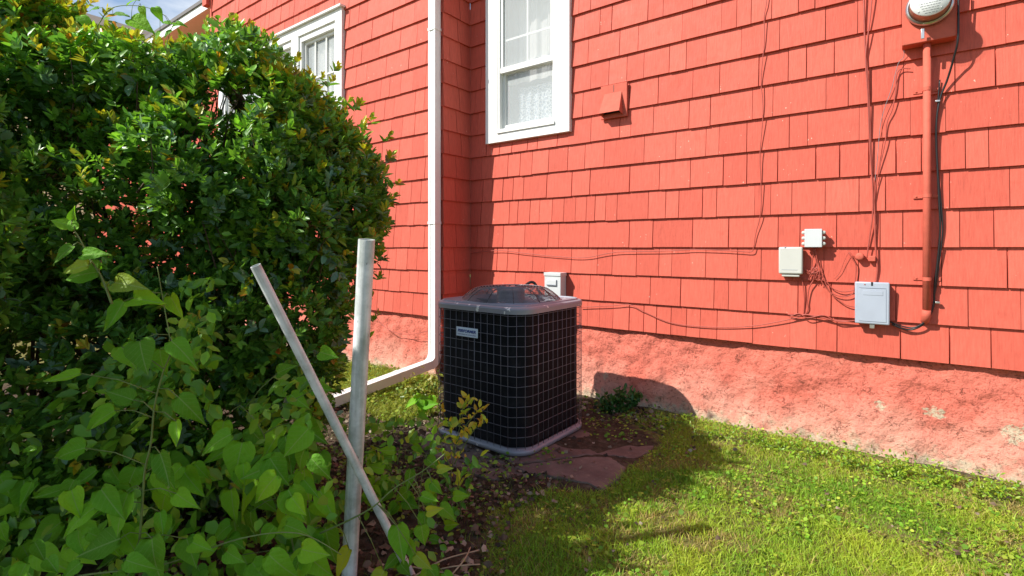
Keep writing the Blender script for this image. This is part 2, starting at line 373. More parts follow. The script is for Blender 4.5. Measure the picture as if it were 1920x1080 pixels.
JA = {0: [720.6,737,751,774,792.6], 1: [718,729,750.4,767.4,783], 2: [727,742.6,763.7,782], 3: [717,738.4,752,769,795.5],
4: [724.4,742,764,776.7,790], 5: [717.8,749,771], 6: [725.5,742,764.4,781.5], 7: [697.8,716.7,749,773,795], 8: [681,713,733.8,754.4,777.8],
9: [663,686.7,702,721,739,778.4,795.5], 10: [650,714.4,730.4], 11: [687.8,724,766.7,800], 12: [678,711,750.7,782],
13: [667,697.8,736.7,776.7], 14: [673,689,761.8,795], 15: [655, 700, 740]}
WIN_B = (on_wall(910.7, 200, YB-.03).x, on_wall(1068, 200, YB-.03).x, 1.985, 3.36)
WAX0, WAX1 = on_wall(410, 200, YA-.03).x, on_wall(641, 200, YA-.03).x
WIN_A = (WAX0, WAX1, 2.17, 3.47)
# one wedge-shaped shingle, shared: x 0..1 wide, z 0..1 high, butt thickness at z = 0
def wedge(name, t0, t1):
    me = bpy.data.meshes.new(name)
    v = [(0, -t0, 0), (1, -t0, 0), (1, 0, 0), (0, 0, 0), (0, -t1, 1), (1, -t1, 1), (1, 0, 1), (0, 0, 1)]
    me.from_pydata(v, [], [(0,3,2,1), (4,5,6,7), (0,1,5,4), (1,2,6,5), (2,3,7,6), (3,0,4,7)]); me.materials.append(M_SH); me.update(); return me
WEDGES = [wedge("shingle", t, .0015) for t in (.0180, .0188, .0196)]
rows = []   # (wall, origin, width, height, mesh, along)
def courses(wall, X0, X1, ncourse, joints, win, along_fn, wrange, Y):
    for k in range(ncourse):
        js = sorted(wallX(p, Y) for p in joints.get(k, [])); js = [j for j in js if X0+.03 < j < X1-.03]
        rnd = random.Random(1000*k+int(Y*100))
        out = []
        a = js[0] if js else X1
        x = a
        left = []
        while x > X0+.05:
            x -= rnd.uniform(*wrange)
            if x < X0+.05: break
            left.append(x)
        b = js[-1] if js else X1
        right = []; x = b
        while x < X1-.05 and js:
            x += rnd.uniform(.10, .24)
            if x > X1-.05: break
            right.append(x)
        cuts = [X0]+left[::-1]+js+right+[X1]
        for p, qx in zip(cuts[:-1], cuts[1:]):
            if qx-p < .01: continue
            z0 = level(k)+rnd.uniform(-.0010, .0010)+(-.003 if rnd.random() < .06 else 0); z1 = level(k)+E_+.012
            segs = [(p, qx, z0, z1)]
            if win:
                wx0, wx1, wz0, wz1 = win; ns = []
                for (sa, sb, za, zb) in segs:
                    if sb <= wx0 or sa >= wx1 or zb <= wz0 or za >= wz1: ns.append((sa, sb, za, zb)); continue
                    if sa < wx0-.01: ns.append((sa, wx0+.03, za, zb))
                    if sb > wx1+.01: ns.append((wx1-.03, sb, za, zb))
                    ma, mb = max(sa, wx0), min(sb, wx1)
                    if za < wz0: ns.append((ma, mb, za, wz0+.02))
                    elif zb > wz1: ns.append((ma, mb, wz1-.02, zb))
                segs = ns
            for (sa, sb, za, zb) in segs:
                if sb-sa < .008: continue
                g = rnd.uniform(.0013, .0036) if rnd.random() < .7 else rnd.uniform(.0006, .0012)
                rows.append((wall, along_fn(sa+g, za), sb-sa-2*g, zb-za, rnd.choice(WEDGES), rnd.uniform(-.006, .006), rnd.uniform(-.0006, .0016)))
XL = -7.27
def holed(x0, x1, y0, y1, z0, z1, win):
    a, b, c, d = win; a += .05; b -= .05; c += .04; d -= .04
    return MB().box(x0, a, y0, y1, z0, z1).box(b, x1, y0, y1, z0, z1).box(a, b, y0, y1, z0, c).box(a, b, y0, y1, d, z1)
wall_b = holed(XC+.001, 1.9, YB+.013, YB+.25, .55, 6.0, WIN_B).build("wall", M_SH, house)
wall_a = holed(XL, XC-.02, YA+.013, YA+.33, .55, 6.0, WIN_A).build("wall", M_SH, house)
wall_r = MB().box(XC-.019, XC-.003, YA+.014, YB+.012, .55, 6.0).build("wall", M_SH, house)
wall_l = MB().box(XL+.001, XL+.25, YA+.331, YA+6, .55, 6.0).build("wall", M_SH, house)
courses(wall_b, XC+.014, 1.9, 16, JB, WIN_B, lambda x, z: (Vector((x, YB+.012, z)), 0), (.09, .17), YB)
courses(wall_a, XL, XC-.001, 21, JA, WIN_A, lambda x, z: (Vector((x, YA+.012, z)), 0), (.08, .19), YA)
courses(wall_r, 0, YB-YA+.002, 16, {}, None, lambda s, z: (Vector((XC-.002, YA+s, z)), 90), (.11, .22), 5.5)
scored = []
for i, (wall, (o, rz), w, h, me, tilt, dy) in enumerate(rows):
    ax = Vector((1, 0, 0)) if rz == 0 else Vector((0, 1, 0))
    P = [to_px(o), to_px(o+ax*w), to_px(o+ax*w+UP*h), to_px(o+UP*h)]
    ok = all(p[2] > .2 for p in P) and max(p[0] for p in P) > 0 and min(p[0] for p in P) < 1920 and max(p[1] for p in P) > 0
    area = 0
    if ok:
        cl = [(min(max(p[0], 0), 1920), min(max(p[1], 0), 1080)) for p in P]
        area = abs(sum(cl[j][0]*cl[(j+1) % 4][1]-cl[(j+1) % 4][0]*cl[j][1] for j in range(4)))/2
        cxp = sum(c[0] for c in cl)/4; cyp = sum(c[1] for c in cl)/4
        if cxp < 600 and cyp > 120 or cxp < 480 and cyp > 90: area *= .05            # behind the shrub
        if 825 < cxp < 1085 and cyp > 560: area *= .02            # behind the air conditioner
    scored.append((area, i))
scored.sort(reverse=True); single = set(i for a, i in scored[:300])
rest_v = []; rest_f = []
base_f = [(0,3,2,1), (4,5,6,7), (0,1,5,4), (1,2,6,5), (2,3,7,6), (3,0,4,7)]
for i, (wall, (o, rz), w, h, me, tilt, dy) in enumerate(rows):
    mtx = Matrix.Translation(o) @ Matrix.Rotation(math.radians(rz), 4, 'Z') @ Matrix.Translation((0, -dy, 0)) @ Matrix.Diagonal((w, 1, h, 1))
    if i in single:
        ob = bpy.data.objects.new("shingle", me); C.objects.link(ob); ob.parent = wall
        ob.matrix_parent_inverse = Matrix.Identity(4); ob.matrix_basis = mtx
        ob.matrix_parent_inverse = Matrix.Translation(Vector((0, 0, 0)))
    else:
        n = len(rest_v); rest_v += [tuple(mtx @ v.co) for v in me.vertices]; rest_f += [tuple(a+n for a in f) for f in base_f]
rm = bpy.data.meshes.new("shingles"); rm.from_pydata(rest_v, [], rest_f); rm.materials.append(M_SH)
tag(put(link("shingles", rm), house), kind='stuff')

# lumpy foundation with a slight batter
def foundation(X0, X1, Yf, seed, step=.012):
    xs = np.arange(X0, X1+step, step); zs = np.arange(-.06, .60, step)
    A, Z = np.meshgrid(xs, zs, indexing='ij')
    d = (vnoise(A, Z, 5, seed)-.5)*.035+(vnoise(A, Z, 17, seed+1)-.5)*.020+(vnoise(A, Z*1.6, 42, seed+2)-.5)*.008
    t = np.clip(Z/.55, 0, 1); Y = Yf+.038*t-.03*(1-t)-d
    n1, n2 = A.shape; idx = np.arange(n1*n2).reshape(n1, n2)
    q = np.stack([idx[:-1, :-1], idx[1:, :-1], idx[1:, 1:], idx[:-1, 1:]], -1).reshape(-1, 4)
    me = bulk_mesh("foundation", np.stack([A.ravel(), Y.ravel(), Z.ravel()], 1), q.ravel(), np.full(len(q), 4), None, M_FOUND, True)
    return put(link("foundation", me), house)
foundation(XC-.01, 1.9, YB, 21); foundation(XL, XC-.012, YA, 31, .016)
MB().box(XL, XC-.02, YA+.08, YA+.30, -.1, .549).build("foundation", M_FOUND, house)
MB().box(XC-.03, XC-.006, YA+.05, YB+.03, -.1, .549).build("foundation", M_FOUND, house)

# windows
def frame_mb(x0, x1, z0, z1, w, y0, y1, wt=None, wb=None):
    wt = wt or w; wb = wb or w
    return MB().box(x0, x0+w, y0, y1, z0, z1).box(x1-w, x1, y0, y1, z0, z1).box(x0+w, x1-w, y0, y1, z1-wt, z1).box(x0+w, x1-w, y0, y1, z0, z0+wb)
def window_b():
    x0, x1, z0, z1 = WIN_B; yf = YB-.034
    w = frame_mb(x0, x1, z0, z1, .128, yf, YB+.02, .12, .085).build("window", M_WHITE, house, bevel=.003)
    tag(w, "tall double-hung window with wide white casing and a lace curtain")
    ox0, ox1, oz0, oz1 = x0+.128, x1-.128, z0+.085, z1-.12
    frame_mb(ox0, ox1, oz0, oz1, .022, yf+.004, YB+.06).build("jamb", M_SASH, w)
    zm = 2.57
    ua, ub = ox0+.022, ox1-.022
    frame_mb(ua, ub, zm-.01, oz1-.022, .026, yf+.016, YB+.01, .03, .04).build("upper_sash", M_SASH, w)
    frame_mb(ua, ub, oz0+.022, zm+.012, .028, YB+.012, YB+.045, .03, .035).build("lower_sash", M_SASH, w)
    MB().box(ua, ub, yf+.010, YB+.012, zm-.012, zm+.032).build("meeting_rail", M_SASH, w)
    MB().box(ua-.02, ub+.02, yf-.012, yf+.006, oz0-.012, oz0+.010).build("sill", M_SASH, w)
    MB().box(ua+.02, ub-.02, YB-.004, YB-.001, zm+.025, oz1-.05).build("pane", M_GLASS, w)
    MB().box(ua+.02, ub-.02, YB+.028, YB+.031, oz0+.05, zm).build("pane", M_GLASS, w)
    xm = (ua+ub)/2; gl = MB().box(xm-.007, xm+.007, YB+.002, YB+.012, zm+.03, oz1-.05)
    gl.box(ua+.02, ub-.02, YB+.003, YB+.011, 2.825, 2.84).build("muntin", M_SASH, w)
    def drape(xa, xb, za, zb, y, amp, fq):
        m = MB(); n = 60; vs = []; 
        for i in range(n+1):
            x = xa+(xb-xa)*i/n; yy = y+amp*math.sin(x*fq)+amp*.5*math.sin(x*fq*2.3+1)
            vs += [(x, yy, za), (x, yy, zb)]
        m.add(vs, [(2*i, 2*i+2, 2*i+3, 2*i+1) for i in range(n)], True); return m
    drape(ua+.07, ub+.05, oz0-.02, 2.45, YB+.13, .010, 70).build("lace_curtain", M_LACE, w)
    drape(ua-.05, ub+.05, zm-.06, oz1+.05, YB+.16, .012, 45).build("sheer_curtain", M_CURT, w)
    MB().box(ox0-.1, ox1+.1, YB+.252, YB+.27, oz0-.1, oz1+.1).build("room", M_ROOM, w)
window_b()
def window_a():
    x0, x1, z0, z1 = WIN_A; yf = YA-.034
    xm0, xm1 = on_wall(546.7, 200, yf).x, on_wall(557.8, 200, yf).x
    m = frame_mb(x0, x1, z0, z1, .11, yf, YA+.02, .10, .09); m.box(xm0-.01, xm1+.01, yf+.002, YA+.018, z0+.09, z1-.10)
    w = m.build("window", M_WHITE, house, bevel=.003)
    tag(w, "paired window with white casing, half hidden by the shrub")
    MB().box(x0-.02, x1+.02, yf-.03, YA+.02, z1+.001, z1+.022).build("drip_cap", M_WHITE, w)
    for a, b in ((x0+.11, xm0-.01), (xm1+.01, x1-.11)):
        frame_mb(a, b, z0+.09, z1-.10, .035, YA-.016, YA+.05, .06, .05).build("jamb", M_WHITE, w)
        sa, sb = a+.036, b-.036; s0, s1 = z0+.141, z1-.161
        frame_mb(sa, sb, s0, s1, .030, YA+.018, YA+.045).build("sash", M_SASH, w)
        t = (sb-sa)/3
        mm = MB().box(sa+t-.008, sa+t+.008, YA+.022, YA+.04, s0+.03, s1-.03).box(sb-t-.008, sb-t+.008, YA+.022, YA+.04, s0+.03, s1-.03)
        mm.box(sa+.03, sb-.03, YA+.024, YA+.038, s1-.42, s1-.405).build("muntin", M_SASH, w)
        MB().box(sa+.03, sb-.03, YA+.041, YA+.043, s0+.03, s1-.03).build("pane", M_GLASS, w)
        vs = []; n = 50
        for i in range(n+1):
            x = sa+(sb-sa)*i/n; y = YA+.10+.014*math.sin(x*60)+.006*math.sin(x*131); vs += [(x, y, s0), (x, y, s1)]
        MB().add(vs, [(2*i, 2*i+2, 2*i+3, 2*i+1) for i in range(n)], True).build("sheer_curtain", M_CURT, w)
    MB().box(x0, x1, YA+.332, YA+.35, z0, z1).build("room", M_ROOM, w)
window_a()
MB().box(XL-.04, XL-.001, YA-.012, YA+.10, .5, 6.0).build("corner_board", M_REDP, house)
# lower eave beyond the left end of the wall
pe = at_depth(378, 40, 7.6); 
ev = MB(); ev.box(-14, XL-.06, pe.y-.25, pe.y-.21, pe.z-.13, pe.z-.02)
ev.build("fascia", M_WHITE, house)
MB().box(-14, XL-.05, pe.y-.27, pe.y+1.6, pe.z-.018, pe.z+.03).build("lower_roof", simple("grey_roof", (.16, .15, .15), .8), house)
MB().box(-14, XL-.06, pe.y-.205, pe.y+1.5, pe.z-.125, pe.z-.105).build("soffit", M_WHITE, house)
MB().box(-14, XL-.06, pe.y+.15, pe.y+.25, .0, pe.z-.126).build("wall", M_SH, house)
MB().box(XL-.16, XL-.041, pe.y-.32, pe.y-.252, pe.z-.13, pe.z+.06).build("gutter_end", M_REDP, house)

# neighbouring house behind the shrub
nb = empty("neighbour_house", cw(-60, 11, 0)); tag(nb, "beige neighbouring house whose roof edge shows above the shrub at the left", "house")
M_BEIGE = simple("beige_siding", (.50, .38, .22), .8); M_ROOFN = simple("weathered_roof_edge", (.30, .25, .22), .8)
a = at_depth(120, 12, 11); b = at_depth(335, 76, 11); dirn = (b-a); back = CAMF*6
def slab(p, q_, th, bk, drop=0):
    vs = [p-UP*drop, q_-UP*drop, q_+bk-UP*drop, p+bk-UP*drop]; vs += [v-UP*th for v in vs[:4]]
    return MB().add(vs, [(0,1,2,3), (7,6,5,4), (0,4,5,1), (1,5,6,2), (2,6,7,3), (3,7,4,0)])
a2 = a-dirn*.8
slab(a2, b, .16, back).build("roof", M_ROOFN, nb)
slab(a2+CAMF*.12-UP*.161, b+CAMF*.12-UP*.161, .10, back*.9).build("fascia", simple("tan_fascia", (.52, .42, .32), .7), nb)
f0 = a2+CAMF*.6; f1 = b-dirn*.06+CAMF*.6
MB().add([f0-UP*.262, f1-UP*.262, Vector((f1.x, f1.y, 0)), Vector((f0.x, f0.y, 0)), f0-UP*.262+back*.8, f1-UP*.262+back*.8, Vector((f1.x, f1.y, 0))+back*.8, Vector((f0.x, f0.y, 0))+back*.8],
   [(0,3,2,1), (1,2,6,5), (4,5,6,7), (0,4,7,3)]).build("wall", M_BEIGE, nb)
nb2 = on_wall  # (alias kept short)

# ------------------------------------------------------------------ downspout
ds = empty("downspout", (XC-.07, YA-.03, .15)); tag(ds, "white rectangular downspout running down the wall corner and kicking out along the ground", "downspout")
dx0, dx1 = on_wall(803, 300, YA-.075).x, on_wall(815.5, 300, YA-.075).x
DY0, DY1 = YA-.075, YA-.008
def rect_tube(path, w, d, axes, ribs=True):
    vs = []; 
    for p, (u, v) in zip(path, axes):
        prof = [(-.5, -.5), (-.25, -.5), (-.2, -.44), (.2, -.44), (.25, -.5), (.5, -.5), (.5, .5), (-.5, .5)]
        for a_, b_ in prof: vs.append(Vector(p)+u*a_*w+v*b_*d)
    n = 8; fs = []
    for i in range(len(path)-1):
        for k in range(n): fs.append((i*n+k, i*n+(k+1) % n, (i+1)*n+(k+1) % n, (i+1)*n+k))
    return MB().add(vs, fs)
dxm = (dx0+dx1)/2; dym = (DY0+DY1)/2; wx = dx1-dx0; X_ = Vector((1, 0, 0)); Yv = Vector((0, 1, 0))
rect_tube([(dxm, dym, 6), (dxm, dym, .22)], wx, DY1-DY0, [(X_, Yv)]*2).build("pipe", M_WHITE, ds)
pth = []; axs = []
for i in range(7):
    t = i/6; ang = math.radians(78*t); R = .075
    pth.append(Vector((dxm, dym-R*(1-math.cos(ang)), .222-R*math.sin(ang)))); d = Vector((0, -math.sin(ang), -math.cos(ang)))
    axs.append((X_, Vector((0, math.cos(ang), -math.sin(ang)))))
rect_tube(pth, wx*1.08, (DY1-DY0)*1.08, axs).build("elbow", M_WHITE, ds)
e0 = pth[-1]; dd = Vector((-.02, -1, -.10)).normalized(); nn = Vector((0, .10, -1)).normalized()
rect_tube([e0-dd*.01, e0+dd*1.0], wx, (DY1-DY0), [(X_, nn)]*2).build("outlet_pipe", M_WHITE, ds)
rect_tube([e0+dd*.30, e0+dd*.34], wx*1.07, (DY1-DY0)*1.07, [(X_, nn)]*2).build("joint_sleeve", M_WHITE, ds)
for zz in (2.9, 1.3):
    MB().box(dx0-.004, dx1+.004, DY0-.004, DY1+.004, zz, zz+.022).build("strap", M_WHITE, ds)

# ------------------------------------------------------------------ things on the wall
def rbox(name, x0, x1, z0, z1, y0, y1, mat, parent, bev=.006):
    return MB().box(x0, x1, y0, y1, z0, z1).build(name, mat, parent, bevel=bev)
def wall_rect(px0, py0, px1, py1, p=0):
    a = on_wall(px0, (py0+py1)/2, YB-p); b = on_wall(px1, (py0+py1)/2, YB-p); m = (px0+px1)/2
    return a.x, b.x, on_wall(m, py1, YB-p).z, on_wall(m, py0, YB-p).z
# dryer-style vent hood
x0, x1, z0, z1 = wall_rect(1127, 158, 1176, 221, .02)
vh = empty("vent_hood", (x0, YB, z0)); tag(vh, "small red painted wedge-shaped vent hood on a square plate beside the lace-curtained window", "vent")
MB().box(x0, x1, YB-.024, YB-.006, z0, z1).build("back_plate", M_REDP, vh, bevel=.003)
hx0, hx1 = x0+.018, x1-.028; hz0, hz1 = z0+.012, z1-.060; pf = .085
hood = MB().add([(hx0, YB-.0245, hz0), (hx1, YB-.0245, hz0), (hx0+.012, YB-.0245, hz1), (hx1-.012, YB-.0245, hz1), (hx0-.004, YB-pf, hz0+.018), (hx1-.004, YB-pf, hz0+.018),
   ], [(4, 5, 3, 2), (0, 4, 2), (1, 3, 5)])
ho = hood.build("hood", M_REDP, vh); sm = ho.modifiers.new("thick", 'SOLIDIFY'); sm.thickness = .003
MB().box(hx0+.012, hx1-.012, YB-.035, YB-.026, hz0+.02, hz0+.05).build("flap", M_BLACK, vh)
MB().box((x0+x1)/2-.0015, (x0+x1)/2+.0015, YB-.0250, YB-.0241, z1-.055, z1-.006).build("seam", M_BLACK, vh)

# electric meter
mt = empty("electric_meter", (on_wall(1745, 60, YB).x, YB, 2.05)); tag(mt, "round glass electric meter on a red painted socket box at the top right", "meter")
mx0, mx1, mz0, mz1 = on_wall(1691.5, 60, YB-.085).x, on_wall(1794, 60, YB-.085).x, on_wall(1745, 76, YB-.085).z, 2.62
rbox("socket_box", mx0, mx1, mz0, mz1, YB-.085, YB-.004, M_REDP, mt, .004)
mcx = on_wall(1743, 20, YB-.12).x; MR = (on_wall(1788, 20, YB-.11).x-on_wall(1699, 20, YB-.11).x)/2
mcz = on_wall(1741, 46, YB-.10).z+MR
def lathe_y(prof, cx, cz, n=48):
    vs = []; fs = []
    for (r, y) in prof:
        for k in range(n):
            t = 2*math.pi*k/n; vs.append((cx+r*math.cos(t), y, cz+r*math.sin(t)))
    for i in range(len(prof)-1):
        for k in range(n): fs.append((i*n+k, i*n+(k+1) % n, (i+1)*n+(k+1) % n, (i+1)*n+k))
    return MB().add(vs, fs, True)
lathe_y([(MR*.9, YB-.084), (MR*1.02, YB-.090), (MR*1.06, YB-.102), (MR*1.02, YB-.114), (MR*.93, YB-.118)], mcx, mcz).build("ring", M_STEEL, mt)
M_MG = glass_material(); M_MG.name = "meter_glass"; M_MG.node_tree.nodes["Principled BSDF"].inputs['Alpha'].default_value = .10
lathe_y([(MR*.93, YB-.118), (MR*.90, YB-.195), (MR*.84, YB-.208), (.001, YB-.212)], mcx, mcz).build("glass_cover", M_MG, mt)
lathe_y([(MR*.88, YB-.112), (MR*.86, YB-.125), (MR*.84, YB-.185)], mcx, mcz).build("inner_drum", simple("copper_brown_drum", (.42, .20, .09), .35, .4), mt)
fc = lathe_y([(MR*.86, YB-.184), (MR*.84, YB-.190), (.001, YB-.190)], mcx, mcz).build("dial_face", simple("meter_dial", (.78, .80, .78), .4), mt)
M_INK = simple("dark_print", (.06, .06, .07), .6)
pr = MB()
rr = random.Random(3)
for row_ in range(5):
    zz = mcz-.018-row_*.012; x = mcx-.045+row_*.006
    while x < mcx+.045-row_*.006:
        w_ = rr.uniform(.003, .012); pr.box(x, x+w_, YB-.1912, YB-.1904, zz, zz+.0022); x += w_+.003
pr.build("print", M_INK, fc)
for dxn in (-.045, .042):
    lathe_y([(.001, YB-.1935), (.0035, YB-.193), (.0035, YB-.190)], mcx+dxn, mcz-.052, 10).build("rivet", M_STEEL, fc)
sx0 = on_wall(1730, 62, YB-.12).x
rbox("seal_tag", sx0-.007, sx0+.007, on_wall(1730, 73, YB-.12).z, on_wall(1730, 54, YB-.12).z, YB-.125, YB-.118, M_STEEL, mt, .002)

# conduit under the meter
cxx = on_wall(1738, 300, YB-.04).x; cz1 = mz0-.001; cz0 = on_wall(1738, 585, YB-.05).z
co = empty("conduit", (cxx, YB, cz0)); tag(co, "thick vertical red painted conduit pipe running down from the meter box", "conduit")
MB().tube([(cxx, YB-.045, cz1), (cxx, YB-.045, (cz0+cz1)/2), (cxx-.002, YB-.045, cz0)], .0165, 20).build("pipe", M_REDP, co)
MB().tube([(cxx-.002, YB-.045, cz0+.01), (cxx-.003, YB-.042, cz0-.02), (cxx-.006, YB-.02, cz0-.045), (cxx-.008, YB+.004, cz0-.052)], [.0185, .0195, .019, .0175], 20).build("elbow", M_REDP, co)
for py in (167, 367, 523):
    p = on_wall(1738, py, YB-.045); st = MB().box(cxx-.055, cxx-.017, YB-.010, YB-.005, p.z-.009, p.z+.009).box(cxx+.017, cxx+.055, YB-.010, YB-.005, p.z-.009, p.z+.009)
    arc = [(cxx+.0185*math.cos(t), YB-.045-.0185*math.sin(t)) for t in np.linspace(0, math.pi, 13)]
    arc = [(cxx+.0185, YB-.005)]+arc+[(cxx-.0185, YB-.005)]
    vs = []; 
    for (ax_, ay_) in arc: vs += [(ax_, ay_, p.z-.009), (ax_, ay_, p.z+.009)]
    st.add(vs, [(2*i, 2*i+1, 2*i+3, 2*i+2) for i in range(len(arc)-1)], True)
    so_ = st.build("strap", M_REDP, co)
    for sx in (-.042, .044):
        lathe_y([(.001, YB-.0135), (.004, YB-.013), (.005, YB-.010)], cxx+sx, p.z, 8).build("screw", M_REDP, so_)

# boxes
def plain_box(name, label, px0, py0, px1, py1, p, mat, cat="box"):
    x0, x1, z0, z1 = wall_rect(px0, py0, px1, py1, p)
    e = empty(name, ((x0+x1)/2, YB, z0)); tag(e, label, cat); return e, x0, x1, z0, z1
e, x0, x1, z0, z1 = plain_box("utility_box", "largest light grey cable box low on the right wall beside the conduit", 1604, 530, 1667, 607, .055, M_GREYB)
rbox("housing", x0, x1, z0, z1, YB-.040, YB-.006, M_GREYB, e, .006)
rbox("cover", x0-.003, x1+.003, z0-.003, z1+.003, YB-.058, YB-.0405, M_GREYB, e, .007)
rbox("raised_panel", x0+.016, x1-.012, z0+.012, z1-.034, YB-.0605, YB-.0585, M_GREYB, e, .001)
rbox("raised_ridge", x0+.016, x1-.012, z1-.030, z1-.027, YB-.0600, YB-.0582, M_SEAM, e, .0005)
rbox("label_panel", x0+.034, x1-.026, z1-.066, z1-.044, YB-.0620, YB-.0606, M_GREYB, e, .0005)
rbox("latch", (x0+x1)/2-.011, (x0+x1)/2+.011, z0-.026, z0-.0035, YB-.050, YB-.030, M_STEEL, e, .002)
rbox("latch_slot", (x0+x1)/2-.004, (x0+x1)/2+.004, z1-.016, z1+.004, YB-.0600, YB-.0583, M_BLACK, e, .0005)
e, x0, x1, z0, z1 = plain_box("utility_box", "cream plastic cable box with a rounded lip, left of the largest grey box", 1461, 464, 1504, 514, .05, M_CREAM)
rbox("housing", x0, x1, z0+.004, z1, YB-.030, YB-.006, M_CREAM, e, .004)
rbox("cover", x0-.003, x1+.003, z0, z1+.003, YB-.056, YB-.0305, M_CREAM, e, .009)
rbox("bottom_lip", x0+.012, x1-.014, z0-.016, z0-.0005, YB-.046, YB-.010, M_CREAM, e, .005)
rbox("cover_notch", x0+.028, x0+.036, z1-.004, z1+.005, YB-.0572, YB-.050, M_SEAM, e, .001)
rbox("embossed_line", x0+.014, x1-.022, z0+.024, z0+.026, YB-.0568, YB-.0561, M_SEAM, e, .0002)
e, x0, x1, z0, z1 = plain_box("junction_box", "smallest square white junction box with screw lugs, above the cream cable box", 1509.5, 430, 1541, 463, .06, M_BOXW)
rbox("housing", x0, x1, z0, z1, YB-.062, YB-.006, M_CREAM, e, .004)
rbox("cover", x0-.002, x1+.002, z0-.002, z1+.002, YB-.070, YB-.0625, M_BOXW, e, .003)
for sx in (x0-.008, x1+.008):
    for zz in (z0+.018, (z0+z1)/2, z1-.018):
        lathe_y([(.001, YB-.060), (.010, YB-.060), (.010, YB-.040)], sx, zz, 12).build("lug", M_CREAM, e)
e, x0, x1, z0, z1 = plain_box("disconnect_box", "white electrical disconnect box on the wall directly behind the air conditioner", 1023, 512, 1052, 600, .08, M_BOXW)
rbox("housing", x0, x1, z0, z1-.012, YB-.075, YB-.006, M_BOXW, e, .003)
rbox("cover", x0-.003, x1+.003, z0-.002, z1, YB-.092, YB-.0755, M_BOXW, e, .004)
rbox("hood", x0-.006, x1+.006, z1-.022, z1+.004, YB-.098, YB-.006, M_BOXW, e, .003)
rbox("pull_handle", x0+.020, x1-.030, z1-.095, z1-.048, YB-.103, YB-.0925, M_BOXW, e, .004)
rbox("handle_slot", x0+.026, x1-.036, z1-.092, z1-.086, YB-.1045, YB-.1035, M_SEAM, e, .0005)
# painted grounding clamps
for lab, px, py, rr_ in (("round red painted clamp disc at the foot of the two wires, left one", 1612, 481, .020), ("small square red painted clamp at the foot of the two wires, right one", 1635, 485, .0)):
    p = on_wall(px, py, YB-.02)
    if rr_:
        cl = lathe_y([(.001, YB-.040), (.014, YB-.040), (.020, YB-.036), (.021, YB-.006)], p.x, p.z, 20).build("ground_clamp", M_REDP)
    else:
        cl = MB().box(p.x-.016, p.x+.016, YB-.030, YB-.006, p.z-.015, p.z+.015).build("ground_clamp", M_REDP, bevel=.004)
    tag(cl, lab, "clamp")

# cables
def cable(name, pts, r, mat, label, p=.008, cat="cable", Y=None, k=5):
    Yw = (YB if Y is None else Y)
    P = [on_wall(a[0], a[1], Yw-(a[2] if len(a) > 2 else p)) for a in pts]
    o = MB().tube(spline(P, k), r, 6).build(name, mat); tag(o, label, cat); return o
R3 = .0028
cable("wire", [(1438,-40),(1437,5),(1433,30),(1433,80),(1429,120),(1427,155),(1430,190),(1430,225),(1425,290),(1427,350),(1426,400),(1417,438),(1413,463),(1408,472),(1385,471),(1345,469),(1300,468),(1260,470),(1225,471),(1165,472),(1140,475),(1095,483),(1045,481),(985,475),(945,470),(915,471),(884,475)], R3, M_REDC,
      "thin red painted wire dropping down mid wall, then running left to the inner corner", .014)
cable("wire", [(1088,576),(1150,573),(1180,571),(1205,583),(1258,605),(1330,613),(1400,612),(1450,605),(1505,593)], R3, M_REDC, "red painted wire sagging left from the tangle towards the air conditioner", .014)
cable("wire", [(1619,-40),(1620,20),(1622,85),(1626,130),(1630,200),(1633,280),(1636,340),(1640,400),(1641,450),(1643,480),(1645,505),(1642,530)], .0048, M_REDC, "thicker red painted wire running straight down into the largest grey box", .014)
cable("wire", [(1636,-30),(1633,20),(1627,70),(1623,110),(1627,180),(1631,280),(1636,350),(1636,400),(1631,440),(1627,470),(1625,484)], .0036, M_REDC, "red painted wire crossing the thicker wire and ending at the clamps", .018)
cable("wire", [(1707,129,.012),(1690,129,.012),(1681,140),(1679,175),(1673,205),(1663,230),(1660,265),(1650,310),(1642,350),(1638,400)], R3, M_REDC, "red painted wire looping out from under the meter and joining the straight wire", .014)
cable("wire", [(1695,95,.03),(1694,108),(1684,120),(1672,165),(1658,205),(1650,240),(1645,300),(1640,340)], .0014, M_GREYC, "very thin bare grey wire hanging beside the meter", .016)
# tangle between the boxes
cable("wire", [(1526,463,.03),(1527,478),(1531,492),(1535,515),(1545,535),(1560,550),(1580,556),(1597,552),(1602,540),(1605,500),(1598,485),(1592,474)], R3, M_REDC, "red wire looping from the smallest box round to the clamps", .02)
cable("wire", [(1528,464,.03),(1533,490),(1544,520),(1556,548),(1575,565),(1590,573),(1606,576)], R3, M_REDC, "red wire curving from the smallest box to the left side of the largest box", .022)
cable("wire", [(1500,519,.02),(1512,523),(1530,524),(1548,527),(1560,540),(1580,547),(1604,543),(1622,533,.06)], R3, M_REDC, "red wire running from the cream box to the top of the largest box", .016)
cable("wire", [(1499,516,.02),(1505,530),(1508,560),(1507,590)], .0036, M_REDC, "short red wire dropping from the cream box to the tangle, left of its twin", .012)
cable("wire", [(1527,466,.03),(1522,500),(1527,520),(1517,540),(1514,565),(1515,580),(1508,592)], .0036, M_REDC, "short red wire dropping from the smallest box to the tangle", .016)
cable("wire", [(1477,589),(1495,592),(1512,590),(1540,595),(1560,600),(1585,602),(1606,604)], .0045, M_REDC, "knotted red wires along the shingle edge left of the largest box", .016)
cable("wire", [(1480,594),(1498,588),(1514,596),(1545,591),(1570,603),(1604,601)], .0030, M_REDC, "frayed red wire twisted along the knotted wires left of the largest box", .024)
cable("wire", [(1612,484,.02),(1600,480),(1592,473),(1583,490),(1575,510),(1565,523)], .0014, M_REDC, "hair-thin red wire arching left of the clamps", .016)
tl = random.Random(9)
